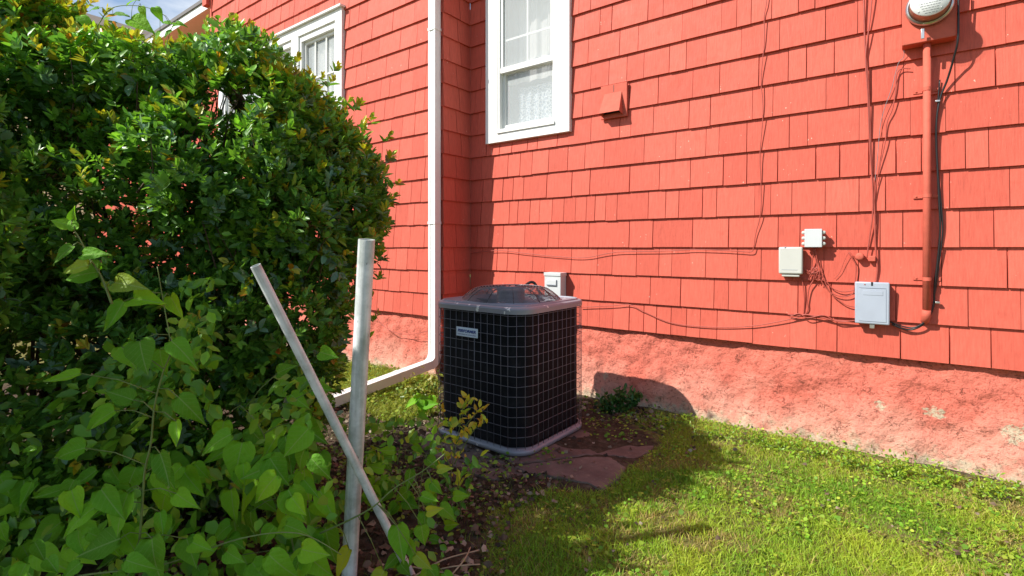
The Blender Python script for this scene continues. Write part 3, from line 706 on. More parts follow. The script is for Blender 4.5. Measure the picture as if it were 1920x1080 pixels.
for i in range(5):
    a0 = 1505+i*4; cable("wire_tie", [(a0, 500+i*3), (a0+8, 508+tl.uniform(-6, 8)), (a0+16, 500+tl.uniform(0, 20)), (a0+12, 520+tl.uniform(0, 10))], .0022, M_REDC,
      ["top", "second", "third", "fourth", "lowest"][i]+" of the curled red wire ends tangled between the cream box and the largest box", .02+.003*i)
# black service cables beside the conduit
cable("black_cable", [(1797,-40,.09),(1797,30,.09),(1796,75,.088),(1788,110,.06),(1776,150,.03),(1764,180,.02),(1757,215,.02),(1755,260,.02),(1758,320,.02),(1761,380,.02),(1763,430,.02),(1758,490,.02),(1752,540,.02),(1751,570,.02),(1743,592,.025),(1728,610,.025),(1708,618,.02),(1690,615,.02),(1672,608,.02)], .0048, M_BLACK, "black cable dropping beside the conduit and curving under it into the largest grey box")
cable("black_cable", [(1762,150,.016),(1758,200,.016),(1756,240,.016),(1759,320,.016),(1766,400,.016),(1767,440,.016),(1760,500,.016),(1753,550,.016),(1747,583,.03),(1734,603,.03),(1714,614,.025),(1693,612,.02),(1668,603,.02)], .0036, M_BLACK, "second thinner black cable hugging the first beside the conduit")
for py, lab in ((190, "upper"), (567, "lower")):
    p = on_wall(1757, py, YB-.02); tag(MB().box(p.x-.008, p.x+.012, YB-.030, YB-.012, p.z-.005, p.z+.005).build("cable_clip", M_STEEL, bevel=.002), lab+" metal clip holding the black cables", "clip")
P = [(1000,533),(998,528),(990,529),(984,534)]
cable("black_cable", [(1020,560,.06),(1010,545,.08),(1003,532,.10),(996,529,.12),(988,533,.15),(982,540,.2),(975,556,.3)], .011, M_BLACK, "short black flexible whip humped behind the air conditioner")
cable("wire", [(705,592),(715,607),(735,621),(765,627),(802,621)], R3, M_REDC, "dark wire sagging across the foundation left of the downspout", .03, Y=YA-.02)

# ------------------------------------------------------------------ air conditioner
AW, AR = .692, .13
ac = empty("air_conditioner", (CX, CY, 0.012)); tag(ac, "black outdoor air conditioner in a wire guard with a grey lid and fan grille", "air conditioner")
ac.rotation_euler = (0, 0, math.radians(-1.5))
def loft(rings, closed_top=False):   # rings = list of (list of xy, z)
    n = len(rings[0][0]); vs = [(x, y, z) for r, z in rings for x, y in r]; fs = []
    for i in range(len(rings)-1):
        for k in range(n): fs.append((i*n+k, i*n+(k+1) % n, (i+1)*n+(k+1) % n, (i+1)*n+k))
    if closed_top: fs.append(tuple((len(rings)-1)*n+k for k in range(n)))
    return MB().add(vs, fs, True)
def R_(inset, r=None, n=8): return rrect(AW-2*inset, AW-2*inset, (AR-inset if r is None else r), n)
def lid_material():
    m, nt, b = new_mat("weathered_grey_lid"); P = N(nt, "ShaderNodeTexCoord").outputs['Object']
    c = mixc(nt, noise(nt, P, 6, 5), (.22, .235, .28), (.34, .355, .40))
    sp = ramp(nt, noise(nt, P, 22, 3, .5), [(.655, (0, 0, 0)), (.68, (1, 1, 1))]); c = mixc(nt, sp, c, (.80, .80, .78))
    nt.links.new(c, b.inputs['Base Color']); b.inputs['Roughness'].default_value = .45; b.inputs['Metallic'].default_value = .15; return m
M_LID = lid_material()
loft([(R_(.012), .0), (R_(.0), .004), (R_(-.002), .022), (R_(.002), .027), (R_(.02), .036)]).build("base_pan", M_LID, ac, keep=False)
def coil_material():
    m, nt, b = new_mat("black_coil_fins"); P = N(nt, "ShaderNodeTexCoord").outputs['Object']
    dust = ramp(nt, noise(nt, P, 9, 6, .7), [(.50, (0, 0, 0)), (.80, (1, 1, 1))])
    c = mixc(nt, math_(nt, 'MULTIPLY', dust, .55), (.004, .005, .008), (.045, .045, .048))
    fl = ramp(nt, noise(nt, mapping(nt, P, (1, 1, .5)), 48, 3, .6), [(.70, (0, 0, 0)), (.76, (1, 1, 1))]); c = mixc(nt, math_(nt, 'MULTIPLY', fl, .35), c, (.3, .28, .25))
    nt.links.new(c, b.inputs['Base Color']); b.inputs['Roughness'].default_value = .7; b.inputs['Specular IOR Level'].default_value = .2
    w = N(nt, "ShaderNodeTexWave"); w.bands_direction = 'Z'; w.inputs['Scale'].default_value = 60; nt.links.new(P, w.inputs['Vector'])
    bump(nt, b, w.outputs[1], .3, .004); return m
M_COIL = coil_material()
loft([(R_(.030), .036), (R_(.030), .750)]).build("coil", M_COIL, ac, keep=False)
M_WIRE = simple("dark_coated_wire", (.17, .17, .20), .45, .2, .25, 60)
g = MB(); ring = [Vector((x, y, 0)) for x, y in R_(.004, n=10)]
per = [0]; 
for i in range(len(ring)): per.append(per[-1]+(ring[(i+1) % len(ring)]-ring[i]).length)
def ring_at(s):
    s %= per[-1]
    for i in range(len(ring)):
        if per[i+1] >= s: t = (s-per[i])/(per[i+1]-per[i]+1e-9); return ring[i].lerp(ring[(i+1) % len(ring)], t)
    return ring[0]
nh = 14; wr = random.Random(4)
for i in range(nh):
    z = .045+(.735-.045)*i/(nh-1); ph = wr.uniform(0, 6)
    g.tube([Vector((p.x*(1+.002*math.sin(ph+k*.6)), p.y*(1+.002*math.cos(ph+k*.5)), z+.0012*math.sin(ph+k))) for k, p in enumerate(ring)], .0016, 5, True)
nv = 54
for i in range(nv):
    p = ring_at(per[-1]*i/nv+.01); q_ = p*1.006; g.tube([Vector((q_.x, q_.y, .035)), Vector((q_.x+wr.uniform(-.002, .002), q_.y, .4)), Vector((q_.x, q_.y, .745))], .0026 if i % 9 == 0 else .0015, 5)
g.build("wire_guard", M_WIRE, ac, keep=False)
# lid : skirt, rolled edge, step, then blending from rounded square to round opening
n = 8
def circ(r):
    out = []
    for cx_, cy_, a0 in ((1, 1, 0), (-1, 1, 90), (-1, -1, 180), (1, -1, 270)):
        for i in range(n+1): t = math.radians(a0+90*i/n); out.append((r*math.cos(t), r*math.sin(t)))
    return out
def blend(a_, b_, t): return [(x0+(x1-x0)*t, y0+(y1-y0)*t) for (x0, y0), (x1, y1) in zip(a_, b_)]
lid = loft([(R_(.010), .742), (R_(-.003), .744), (R_(-.004), .768), (R_(.001), .776), (R_(.010), .780), (R_(.022), .780), (R_(.027), .788), (R_(.036), .788), (R_(.041), .782),
      (blend(R_(.043), circ(.298), .5), .781), (circ(.302), .781), (circ(.299), .789), (circ(.291), .789), (circ(.286), .77), (circ(.286), .68)])
lo_ = lid.build("lid", M_LID, ac, keep=False); lo_.data.set_sharp_from_angle(angle=math.radians(28))
gr = MB(); prof = [(.298, .790), (.282, .806), (.255, .828), (.225, .848), (.19, .858), (.13, .862), (.06, .863)]
M_GR = simple("grille_wire", (.30, .29, .31), .4, .4, .2, 60)
def prof_at(t):
    t *= len(prof)-1; i = min(int(t), len(prof)-2); f_ = t-i; return (prof[i][0]*(1-f_)+prof[i+1][0]*f_, prof[i][1]*(1-f_)+prof[i+1][1]*f_)
for i in range(22):
    r_, z_ = prof_at(i/21); gr.tube([Vector((r_*math.cos(t), r_*math.sin(t), z_)) for t in np.linspace(0, 2*math.pi, 49)[:-1]], .0016, 4, True)
go = gr.build("fan_grille", M_GR, ac, keep=False)
sp = MB()
for k in range(12):
    t = 2*math.pi*k/12+.2; sp.tube([Vector((prof_at(j/8)[0]*math.cos(t), prof_at(j/8)[0]*math.sin(t), prof_at(j/8)[1]-.003)) for j in range(9)], .0032, 5)
s_ = sp.build("spokes", M_BLACK, ac, keep=False); s_.parent = go
lm = MB(); 
def cyl(r, z0, z1, nn=28):
    c_ = [(r*math.cos(2*math.pi*k/nn), r*math.sin(2*math.pi*k/nn)) for k in range(nn)]
    return loft([(c_, z0), (c_, z1-.006), ([(x*.93, y*.93) for x, y in c_], z1)], True)
cyl(.085, .60, .842).build("fan_motor", simple("dusty_grey_motor", (.16, .17, .19), .5, .3, .2, 15), ac, keep=False)
for k in range(4):
    t0 = k*math.pi/2; vs = []
    for j in range(7):
        r_ = .07+.18*j/6; sw = .5*j/6
        for e_ in (-.32, .32): vs.append((r_*math.cos(t0+e_-sw*.3), r_*math.sin(t0+e_-sw*.3), .735+e_*.13))
    fb = MB().add(vs, [(2*j, 2*j+1, 2*j+3, 2*j+2) for j in range(6)], True).build("fan_blade", M_LID, ac, keep=False)
    sd = fb.modifiers.new("thick", 'SOLIDIFY'); sd.thickness = .003
cyl(.284, .55, .56).build("inner_deck", M_COIL, ac, keep=False)
# nameplate on the left-front face
def ac_local(p): return Matrix.Rotation(math.radians(1.5), 3, 'Z') @ (p-Vector((CX, CY, .012)))
yfront = CY-AW/2-.006
n0 = ac_local(on_wall(855.5, 612, yfront)); n1 = ac_local(on_wall(896, 634, yfront)); nt0 = ac_local(on_wall(896, 617.5, yfront)); nb0 = ac_local(on_wall(855.5, 628.5, yfront))
yl = -AW/2-.004
np_ = MB().box(n0.x, n1.x, yl-.005, yl, (n1.z+nb0.z)/2-.001, (n0.z+nt0.z)/2+.001).build("nameplate", simple("pale_blue_silver_plate", (.70, .82, .98), .35, .0, .06, 60), ac, keep=False, bevel=.001)
def text_mesh(txt, size, bold=.0):
    cu = bpy.data.curves.new("t", 'FONT'); cu.body = txt; cu.size = size; cu.align_x = 'CENTER'; cu.align_y = 'CENTER'; cu.offset = bold; cu.extrude = .0004; cu.shear = .2
    ob = bpy.data.objects.new("t", cu); S.collection.objects.link(ob); dg = bpy.context.evaluated_depsgraph_get()
    me = bpy.data.meshes.new_from_object(ob.evaluated_get(dg)); bpy.data.objects.remove(ob); return me
M_NAVY = simple("navy_print", (.008, .06, .30), .5)
pcx, pcz = (n0.x+n1.x)/2, ((n1.z+nb0.z)/2+(n0.z+nt0.z)/2)/2
for txt, sz, dz, bd in (("PERFORMER", .0215, .005, .0009), ("HEATING & COOLING", .0075, -.014, 0)):
    tm = text_mesh(txt, sz, bd); wd = max(v.co.x for v in tm.vertices)-min(v.co.x for v in tm.vertices)
    lo = link("lettering", tm, M_NAVY, np_); k = (n1.x-n0.x)*.86/wd
    lo.matrix_basis = Matrix.Translation((pcx, yl-.0058, pcz+dz)) @ Matrix.Rotation(math.radians(90), 4, 'X') @ Matrix.Diagonal((k, 1, 1, 1))

# ------------------------------------------------------------------ flagstones
def stone(pts, label, z1=.022, seed=1):
    P = [on_ground(*p, z1) for p in pts]; rs = random.Random(seed); Q = []
    for i, p in enumerate(P):
        q_ = P[(i+1) % len(P)]
        for j in range(6):
            t = j/6; v = p.lerp(q_, t); Q.append(Vector((v.x+rs.uniform(-.006, .006), v.y+rs.uniform(-.006, .006), 0)))
    n = len(Q); c = sum(Q, Vector())/n
    rings = [([(v.x, v.y) for v in Q], -.03), ([(v.x, v.y) for v in Q], z1-.006), ([(v.x+(c.x-v.x)*.02, v.y+(c.y-v.y)*.02) for v in Q], z1)]
    vs = [(x, y, z+ (rs.uniform(-.001, .001) if z > 0 else 0)) for r, z in rings for x, y in r]; fs = []
    for i in range(2):
        for k in range(n): fs.append((i*n+k, i*n+(k+1) % n, (i+1)*n+(k+1) % n, (i+1)*n+k))
    fs.append(tuple(2*n+k for k in range(n)))
    tag(MB().add(vs, fs).build("flagstone", M_STONE), label, "flagstone", "flagstones beside the air conditioner")
stone([(900, 800), (1000, 760), (1093, 778), (1170, 794), (1241, 819), (1216, 848), (1190, 860), (1148, 853), (1100, 853), (1028, 862), (960, 868)], "purple brown flagstone with its edge under the right side of the air conditioner", .0075, 2)
stone([(966, 874), (1030, 864), (1100, 856), (1147, 857), (1173, 876), (1162, 895), (1133, 917), (1094, 903), (1040, 893), (988, 886)], "purple brown flagstone nearest the camera, in the grass in front of the air conditioner", .012, 3)
stone([(800, 800), (880, 830), (960, 872), (985, 886), (930, 900), (860, 880), (790, 840)], "soil-covered flagstone under the front left of the air conditioner", .004, 5)

# ------------------------------------------------------------------ plastic pipes
def hollow_pipe(name, a, b, r, label):
    a, b = Vector(a), Vector(b); L = (b-a).length; q = (b-a).to_track_quat('Z', 'Y')
    n = 28; ri = r*.82; prof = [(r, 0), (r, L), (ri, L), (ri, L-.12), (ri, 0)]
    vs = [(p[0]*math.cos(2*math.pi*k/n), p[0]*math.sin(2*math.pi*k/n), p[1]) for p in prof for k in range(n)]
    fs = [(i*n+k, i*n+(k+1) % n, (i+1)*n+(k+1) % n, (i+1)*n+k) for i in range(4) for k in range(n)]
    o = MB().add(vs, fs, True).build(name, M_PVC); o.location = a; o.rotation_mode = 'QUATERNION'; o.rotation_quaternion = q
    o.data.set_sharp_from_angle(angle=math.radians(40)); tag(o, label, "pipe"); return o
hollow_pipe("plastic_pipe", at_depth(653, 1110, 1.72), at_depth(687.5, 449, 1.60), .0255, "thick white plastic pipe standing nearly upright in the vines")
hollow_pipe("plastic_pipe", at_depth(772, 1080, 1.74), at_depth(479, 498, 1.38), .0135, "thin white plastic pipe leaning diagonally across the thick pipe")

# ------------------------------------------------------------------ foliage building
def leaf_batch(pos, dirv, nrm, L, Wd, col, shape='shrub'):
    """many leaves as one mesh: pos, direction of the tip, normal (n,3); L, Wd (n,); col (n,3)"""
    n = len(pos); d = dirv/np.linalg.norm(dirv, axis=1, keepdims=True)
    s = np.cross(d, nrm); s /= np.linalg.norm(s, axis=1, keepdims=True)+1e-9; u = np.cross(s, d)
    if shape == 'shrub': tmpl = np.array([(0,0,0), (0,.5,-.05), (0,1,-.02), (-.5,.35,.08), (.5,.35,.08), (-.36,.74,.07), (.36,.74,.07)]); tris = [(0,1,3), (0,4,1), (1,5,3), (1,4,6), (1,2,5), (1,6,2)]
    elif shape == 'clover': tmpl = np.array([(0,0,0), (-.42,.25,.03), (.42,.25,.03), (-.5,.7,.02), (.5,.7,.02), (0,1,-.03), (0,.5,-.04)]); tris = [(0,6,1), (0,2,6), (6,3,1), (6,2,4), (6,5,3), (6,4,5)]
    elif shape == 'dead': tmpl = np.array([(0,0,0), (0,.5,.14), (0,1,-.05), (-.5,.35,-.08), (.45,.4,.2), (-.36,.78,.17), (.36,.7,-.06)]); tris = [(0,1,3), (0,4,1), (1,5,3), (1,4,6), (1,2,5), (1,6,2)]
    T = tmpl; m = len(T)
    V = pos[:, None, :]+s[:, None, :]*(T[None, :, 0]*Wd[:, None])[..., None]+d[:, None, :]*(T[None, :, 1]*L[:, None])[..., None]+u[:, None, :]*(T[None, :, 2]*L[:, None])[..., None]
    F = (np.array(tris)[None]+(np.arange(n)*m)[:, None, None]).reshape(-1, 3)
    Cc = np.repeat(col, m, axis=0)
    return V.reshape(-1, 3), F, Cc
def build_leaves(name, batches, mat):
    off = 0; Vs = []; Fs = []; Cs = []
    for V, F, c in batches: Vs.append(V); Fs.append(F+off); Cs.append(c); off += len(V)
    V = np.concatenate(Vs); F = np.concatenate(Fs); c = np.concatenate(Cs)
    return link(name, bulk_mesh(name, V, F.ravel(), np.full(len(F), 3), c, mat))
def rand_dir(n):
    v = RNG.normal(size=(n, 3)); return v/np.linalg.norm(v, axis=1, keepdims=True)
camv = np.array([0, 0, EYE])

# --- the big shrub: lobes given as centre, radii
def lobe(px, py, z, rpx, rpy, rz): 
    c = at_depth(px, py, z); return (np.array(c), rpx*z/FPX, rz, rpy*z/FPX)
LOBES = [lobe(230, 420, 2.25, 270, 250, .50), lobe(480, 330, 2.25, 150, 145, .52), lobe(585, 420, 2.3, 112, 120, .46), lobe(535, 600, 2.3, 125, 150, .46),
 lobe(435, 108, 2.15, 105, 34, .36), lobe(20, 170, 2.1, 150, 190, .42), lobe(190, 190, 2.2, 140, 82, .40), lobe(330, 165, 2.2, 110, 62, .40), lobe(80, 720, 2.0, 330, 300, .45), lobe(400, 760, 2.25, 190, 190, .36),
 lobe(540, 225, 2.3, 75, 64, .36), lobe(625, 320, 2.35, 62, 75, .34), lobe(655, 400, 2.4, 58, 62, .30), lobe(90, 60, 2.1, 60, 50, .2), lobe(-230, 430, 2.0, 270, 380, .45),
 lobe(520, 330, 2.78, 105, 120, .30), lobe(450, 200, 2.75, 95, 70, .26), lobe(590, 300, 2.8, 70, 80, .24)]
# a lobe beyond the left edge of the picture, which throws the shade on the near lawn
LOBES += [(np.array(cw(960-960*1.86/1.3, 1.3, 1.30)), .40, .44, .70)]
def lobe_q(p, lb):
    c, rx, rz, rh = lb; d = p-c
    x = d[:, 0]*CT+d[:, 1]*ST; z = -d[:, 0]*ST+d[:, 1]*CT
    return (x/rx)**2+(z/rz)**2+(d[:, 2]/rh)**2
def sample_shell(n, lo, hi, rej):
    out = []; nor = []
    ar = np.array([l[1]*l[3]+l[1]*l[2]+l[2]*l[3] for l in LOBES]); ar /= ar.sum()
    ks = RNG.choice(len(LOBES), n, p=ar)
    for i, lb in enumerate(LOBES):
        m = int((ks == i).sum()); u = rand_dir(m); r = RNG.uniform(lo, hi, m)
        c, rx, rz, rh = lb
        # lumpy surface
        lump = 1+.11*np.sin(u[:, 0]*7+i)*np.cos(u[:, 2]*6+2*i)+.08*np.sin(u[:, 1]*15+u[:, 2]*11+i)+np.where(RNG.random(m) < .06, RNG.uniform(0, .12, m), 0)
        r = r*lump
        loc = np.stack([u[:, 0]*rx, u[:, 1]*rz, u[:, 2]*rh], 1)*r[:, None]
        wx_ = loc[:, 0]*CT-loc[:, 1]*ST; wy_ = loc[:, 0]*ST+loc[:, 1]*CT
        p = np.stack([wx_, wy_, loc[:, 2]], 1)+c
        nl = np.stack([u[:, 0]/rx, u[:, 1]/rz, u[:, 2]/rh], 1); nl /= np.linalg.norm(nl, axis=1, keepdims=True)
        nw = np.stack([nl[:, 0]*CT-nl[:, 1]*ST, nl[:, 0]*ST+nl[:, 1]*CT, nl[:, 2]], 1)
        keep = np.ones(m, bool)
        for j, l2 in enumerate(LOBES):
            if j != i: keep &= lobe_q(p, l2) > rej
        keep &= p[:, 2] > .03
        hol = np.sin(p[:, 0]*19+1.3*np.sin(p[:, 2]*11))*np.sin(p[:, 1]*17+i)*np.sin(p[:, 2]*21+np.sin(p[:, 0]*9)*1.5)
        if hi > .9: keep &= (hol < .30) | (RNG.random(m) < .25)
        out.append(p[keep]); nor.append(nw[keep])
    return np.concatenate(out), np.concatenate(nor)
def gap_mask(p):      # see-through holes where the red wall shows in the photo
    x = CT*p[:, 0]+ST*p[:, 1]; z = -ST*p[:, 0]+CT*p[:, 1]; px = 960+FPX*x/z; py = HOR+FPX*(EYE-p[:, 2])/z
    keep = np.ones(len(p), bool)
    for (gx_, gy_, a_, b_, pr_) in ((428, 200, 62, 36, .03), (392, 262, 52, 34, .15), (470, 175, 26, 30, .25), (690, 640, 60, 60, .0), (670, 540, 30, 60, .35), (265, 205, 20, 12, .2), (590, 540, 30, 30, .6)):
        q_ = ((px-gx_)/a_)**2+((py-gy_)/b_)**2 < 1
        keep &= ~(q_ & (RNG.random(len(p)) > pr_))
    yt = np.interp(px, [-400, 150, 188, 215, 262, 340, 368, 400, 462, 505, 545, 600, 648, 685, 708, 724, 731, 735], [-60, -8, 28, 66, 104, 112, 86, 68, 66, 104, 146, 176, 212, 258, 300, 345, 385, 1000])
    keep &= py > yt+np.random.default_rng(5).normal(size=len(p))*9
    xr = np.interp(py, [380, 430, 480, 520, 600, 660, 700, 760, 1000], [728, 712, 698, 694, 690, 662, 640, 640, 640]); keep &= (py < 380) | (px < xr+np.random.default_rng(6).normal(size=len(p))*9)
    return keep
def shoots(P, Nn, per, Lm, colfn):
    n = len(P); up = np.array([0, 0, 1.0])
    ax = Nn*.7+up*.55+rand_dir(n)*.45; ax /= np.linalg.norm(ax, axis=1, keepdims=True)
    pos = []; di = []; nm = []; L = []; W_ = []; col = []
    colb, isnew = colfn(P, Nn)
    for j in range(per):
        ang = j*2.4+RNG.random(n)*.8; t = (j+.5)/per
        s1 = np.cross(ax, rand_dir(n)); s1 /= np.linalg.norm(s1, axis=1, keepdims=True)
        out = s1; spread = 1.15-.75*t
        d = ax*(.35+t*.8)+out*spread; d /= np.linalg.norm(d, axis=1, keepdims=True)
        pos.append(P+ax*(t*.045)[None] if False else P+ax*(t*.05)); di.append(d)
        nn_ = ax*.8+up*.45-d*.2+rand_dir(n)*.4; nm.append(nn_)
        l = Lm*(1.05-.45*t)*RNG.uniform(.7, 1.3, n); L.append(l); W_.append(l*RNG.uniform(.42, .6, n))
        cc = colb.copy(); tipf = (isnew*(t > .30))[:, None]
        young = np.stack([RNG.uniform(.34, .60, n), RNG.uniform(.42, .60, n), RNG.uniform(.02, .06, n)], 1)
        orange = np.stack([RNG.uniform(.45, .6, n), RNG.uniform(.18, .30, n), RNG.uniform(.02, .05, n)], 1)
        yo = np.where((RNG.random(n) < .05)[:, None], orange, young)
        cc = np.where(tipf > 0, yo, cc); col.append(cc*RNG.uniform(.6, 1.3, (n, 1)))
    cat_ = np.concatenate
    return leaf_batch(cat_(pos), cat_(di), cat_(nm), cat_(L), cat_(W_), cat_(col))
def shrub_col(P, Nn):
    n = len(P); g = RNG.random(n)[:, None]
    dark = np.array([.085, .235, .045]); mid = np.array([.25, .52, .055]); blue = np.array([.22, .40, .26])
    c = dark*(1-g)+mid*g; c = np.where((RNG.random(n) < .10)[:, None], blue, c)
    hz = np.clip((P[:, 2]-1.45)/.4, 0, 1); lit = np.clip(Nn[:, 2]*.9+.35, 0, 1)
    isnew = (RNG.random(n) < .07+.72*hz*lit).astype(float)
    c = c*(1+.6*(hz*lit))[:, None]  # upward-facing leaves near the top brightened: sunlight put into the leaf colour
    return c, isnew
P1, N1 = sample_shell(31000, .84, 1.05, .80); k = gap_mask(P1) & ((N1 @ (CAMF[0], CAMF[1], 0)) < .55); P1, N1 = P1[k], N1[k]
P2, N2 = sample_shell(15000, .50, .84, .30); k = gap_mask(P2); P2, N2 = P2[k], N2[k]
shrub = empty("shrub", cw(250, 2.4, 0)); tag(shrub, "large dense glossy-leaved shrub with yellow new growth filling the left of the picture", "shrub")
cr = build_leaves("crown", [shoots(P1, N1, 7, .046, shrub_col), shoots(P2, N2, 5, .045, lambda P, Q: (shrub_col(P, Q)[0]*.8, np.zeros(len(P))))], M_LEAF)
put(cr, shrub); tag(cr, kind='stuff')
# stray shoots past the outline
sv = []; sn = []
for (px, py) in ((690, 255), (700, 228), (725, 262), (690, 290), (735, 375), (716, 480), (712, 520), (705, 600), (630, 130), (605, 150), (395, 55), (150, 40), (735, 425), (560, 120), (480, 60), (440, 48), (670, 205), (722, 330), (700, 560), (200, 35), (230, 70), (250, 75), (300, 95), (350, 85), (172, 8), (515, 88), (590, 150), (648, 195), (683, 240), (740, 350), (722, 400), (708, 450), (690, 640), (350, 100), (110, -5), (422, 52), (498, 74), (620, 160), (655, 215), (728, 300)):
    sv.append(at_depth(px-6, py+6, 2.3+.25*math.sin(px))); sn.append((.6, .1, .6))
put(tag(build_leaves("sprigs", [shoots(np.array(sv), np.array(sn), 9, .046, lambda P, Q: (shrub_col(P, Q)[0], np.ones(len(P))))], M_LEAF), kind='stuff'), shrub)
# limbs and twigs
lb = MB().tube([at_depth(418, 138, 2.52), at_depth(440, 180, 2.5), at_depth(466, 225, 2.5), at_depth(500, 330, 2.55), at_depth(520, 480, 2.6), at_depth(500, 700, 2.6), cw(480, 2.6, 0)], [.030, .034, .037, .040, .045, .055, .07], 10)
put(lb.build("limb", M_BARK), shrub)
tw = MB(); tr_ = random.Random(5)
root = [cw(480, 2.6, .3), cw(250, 2.4, .4), cw(60, 2.2, .4)]
for i in range(0, len(P1), 30):
    p = Vector(P1[i]); c = min(root, key=lambda r: (r-p).length); q_ = p.lerp(c, tr_.uniform(.12, .35))+Vector((tr_.uniform(-.05, .05),)*3); mdl = (p+q_)/2+Vector((tr_.uniform(-.03, .03), tr_.uniform(-.03, .03), tr_.uniform(-.04, .02)))
    tw.tube([p, mdl, q_], [.0015, .003, .0045], 4)
for c in root:
    for i in range(14):
        t = Vector(P1[tr_.randrange(len(P1))]); m1 = c.lerp(t, .4)+Vector((tr_.uniform(-.1, .1), tr_.uniform(-.1, .1), .05)); tw.tube([Vector((c.x, c.y, 0)), c, m1, c.lerp(t, .85)], [.014, .009, .005, .002], 5)
put(tag(tw.build("twigs", M_TWIG), kind='stuff'), shrub)

# --- big heart-shaped leaves, each an object
def heart(name, mat, fold=.22, droop=.25, wide=1.0, twist=0):
    rowsL = [(0, 0, .0), (-.06, .20, .0), (.06, .34, 0), (.20, .39, 0), (.36, .36, 0), (.54, .27, 0), (.72, .15, 0), (.87, .06, 0), (1.0, .0, 0)]
    v = []; f = []; 
    for (y, w, _) in rowsL:
        w *= wide; ym = max(y, 0) if y > 0 else 0
        zc = -droop*ym*ym
        v += [(-w, y, fold*w+zc+.02*math.sin(y*16)), (-w*.5, y*.98, fold*w*.35+zc), (0, ym, zc), (w*.5, y*.98, fold*w*.35+zc), (w, y, fold*w+zc+.02*math.sin(y*16+2)+twist*y)]
    for i in range(len(rowsL)-1):
        for k in range(4): a_ = i*5+k; f.append((a_, a_+1, a_+6, a_+5))
    me = bpy.data.meshes.new(name); me.from_pydata(v, [], f); me.materials.append(mat); me.polygons.foreach_set('use_smooth', [True]*len(f)); me.validate(); me.update(); return me
HV = [heart("leaf", M_VINE, .25, .25, 1), heart("leaf", M_VINE, .1, .45, .85, .08), heart("leaf", M_VINE, .35, .1, .75, -.08), heart("leaf", M_VINE, .5, .35, .9, .15), heart("leaf", M_VINE, .05, .6, .8, -.12), heart("leaf", M_VINE, .4, -.15, .65, .1)]
HY = [heart("leaf", M_VINEY, .3, .2, .75), heart("leaf", M_VINEY, .2, .4, .65)]
LR = random.Random(21)
def put_leaf(parent, px, py, z, size, ang, meshes=HV, flip=1.0, tiltup=.55):
    p = at_depth(px, py, z); L = size*z/FPX*.86; a_ = math.radians(ang)
    tip = (CAMR*math.cos(a_)+UP*math.sin(a_)-CAMF*LR.uniform(.0, .5)).normalized()
    nn_ = (-CAMF*LR.uniform(.5, 1.0)+UP*LR.uniform(tiltup*.6, tiltup*1.5)+CAMR*LR.uniform(-.4, .4)); nn_ = (nn_-tip*nn_.dot(tip)).normalized(); sd_ = tip.cross(nn_)
    o = bpy.data.objects.new("leaf", LR.choice(meshes)); C.objects.link(o); o.parent = parent
    M_ = Matrix((sd_, tip, nn_)).transposed().to_4x4(); pl = Vector(parent.location)
    o.matrix_basis = Matrix.Translation(p-pl) @ M_ @ Matrix.Diagonal((L, L, L, 1)); return o
def vine(name, label, stem, z, leaves, cat="vine", mat=M_STEMG, r=.003, meshes=HV, jz=.04, petiole=True):
    base = at_depth(*stem[0], z) if isinstance(z, float) else stem[0]; e = empty(name, (base.x, base.y, 0)); tag(e, label, cat)
    sp_ = spline([at_depth(a_[0], a_[1], z+(a_[2] if len(a_) > 2 else 0)) for a_ in stem], 6)
    m = MB().tube(sp_, [r*(1.1-.7*i/(len(sp_)-1)) for i in range(len(sp_))], 6)
    for lf in leaves:
        px, py, sz, an = lf[:4]; zz = z+LR.uniform(-jz, jz)+(lf[4] if len(lf) > 4 else 0); p = at_depth(px, py, zz)
        c = min(sp_, key=lambda q: (q-p).length)
        if petiole and (c-p).length < .30: m.tube([c, (c+p)/2+UP*.01, p], r*.45, 4)
        put_leaf(e, px, py, zz, sz, an, meshes)
    put(m.build("stem", mat), e); return e
Z1 = 1.30
vine("vine", "climbing vine with large heart-shaped leaves twining up the middle of the shrub", [(262, 1010), (268, 930), (272, 880), (283, 830), (290, 760), (305, 700), (320, 660), (316, 620), (305, 560), (295, 500)], Z1,
 [(250, 560, 78, 0), (320, 555, 66, -55), (232, 565, 70, -110), (262, 640, 78, -60), (228, 650, 62, -45), (322, 640, 72, -25), (300, 655, 60, -80), (335, 745, 76, -40), (250, 750, 70, 160), (215, 770, 64, -150),
  (300, 850, 80, -58), (300, 880, 70, -60), (245, 915, 92, -140), (240, 925, 90, -100), (285, 1010, 100, -68), (300, 960, 50, -60), (330, 925, 60, -20), (225, 1010, 110, -160), (240, 1080, 90, -110), (350, 1010, 66, -60), (180, 950, 80, -150), (160, 840, 70, -170), (150, 700, 60, -160), (330, 790, 55, -70)])
vine("vine", "young light green vine shoot rising at the far left of the shrub", [(210, 570), (190, 520), (165, 480), (148, 445), (133, 425)], 1.22,
 [(135, 462, 52, -125), (155, 478, 58, 5), (165, 498, 66, -170), (185, 510, 82, -175), (215, 530, 80, -5), (140, 430, 36, 120), (128, 420, 40, 170), (132, 425, 40, 150), (138, 412, 30, 80)], meshes=HV+HY)
leafs = []
for i in range(150):
    x = LR.uniform(-10, 600); y = LR.uniform(800, 1110)
    if x < 420 and y < 860: continue
    leafs.append((x, y, LR.uniform(42, 88), LR.choice([-30, -60, -90, -120, -150])+LR.uniform(-25, 25), LR.uniform(-.10, .45)))
vine("leafy_ground_vine", "mass of broad-leaved vine along the bottom left under the shrub", [(10, 1120), (150, 1080), (300, 1060), (450, 1010), (560, 1000), (640, 1040)], 1.34, leafs, "vine", jz=.08, petiole=False)
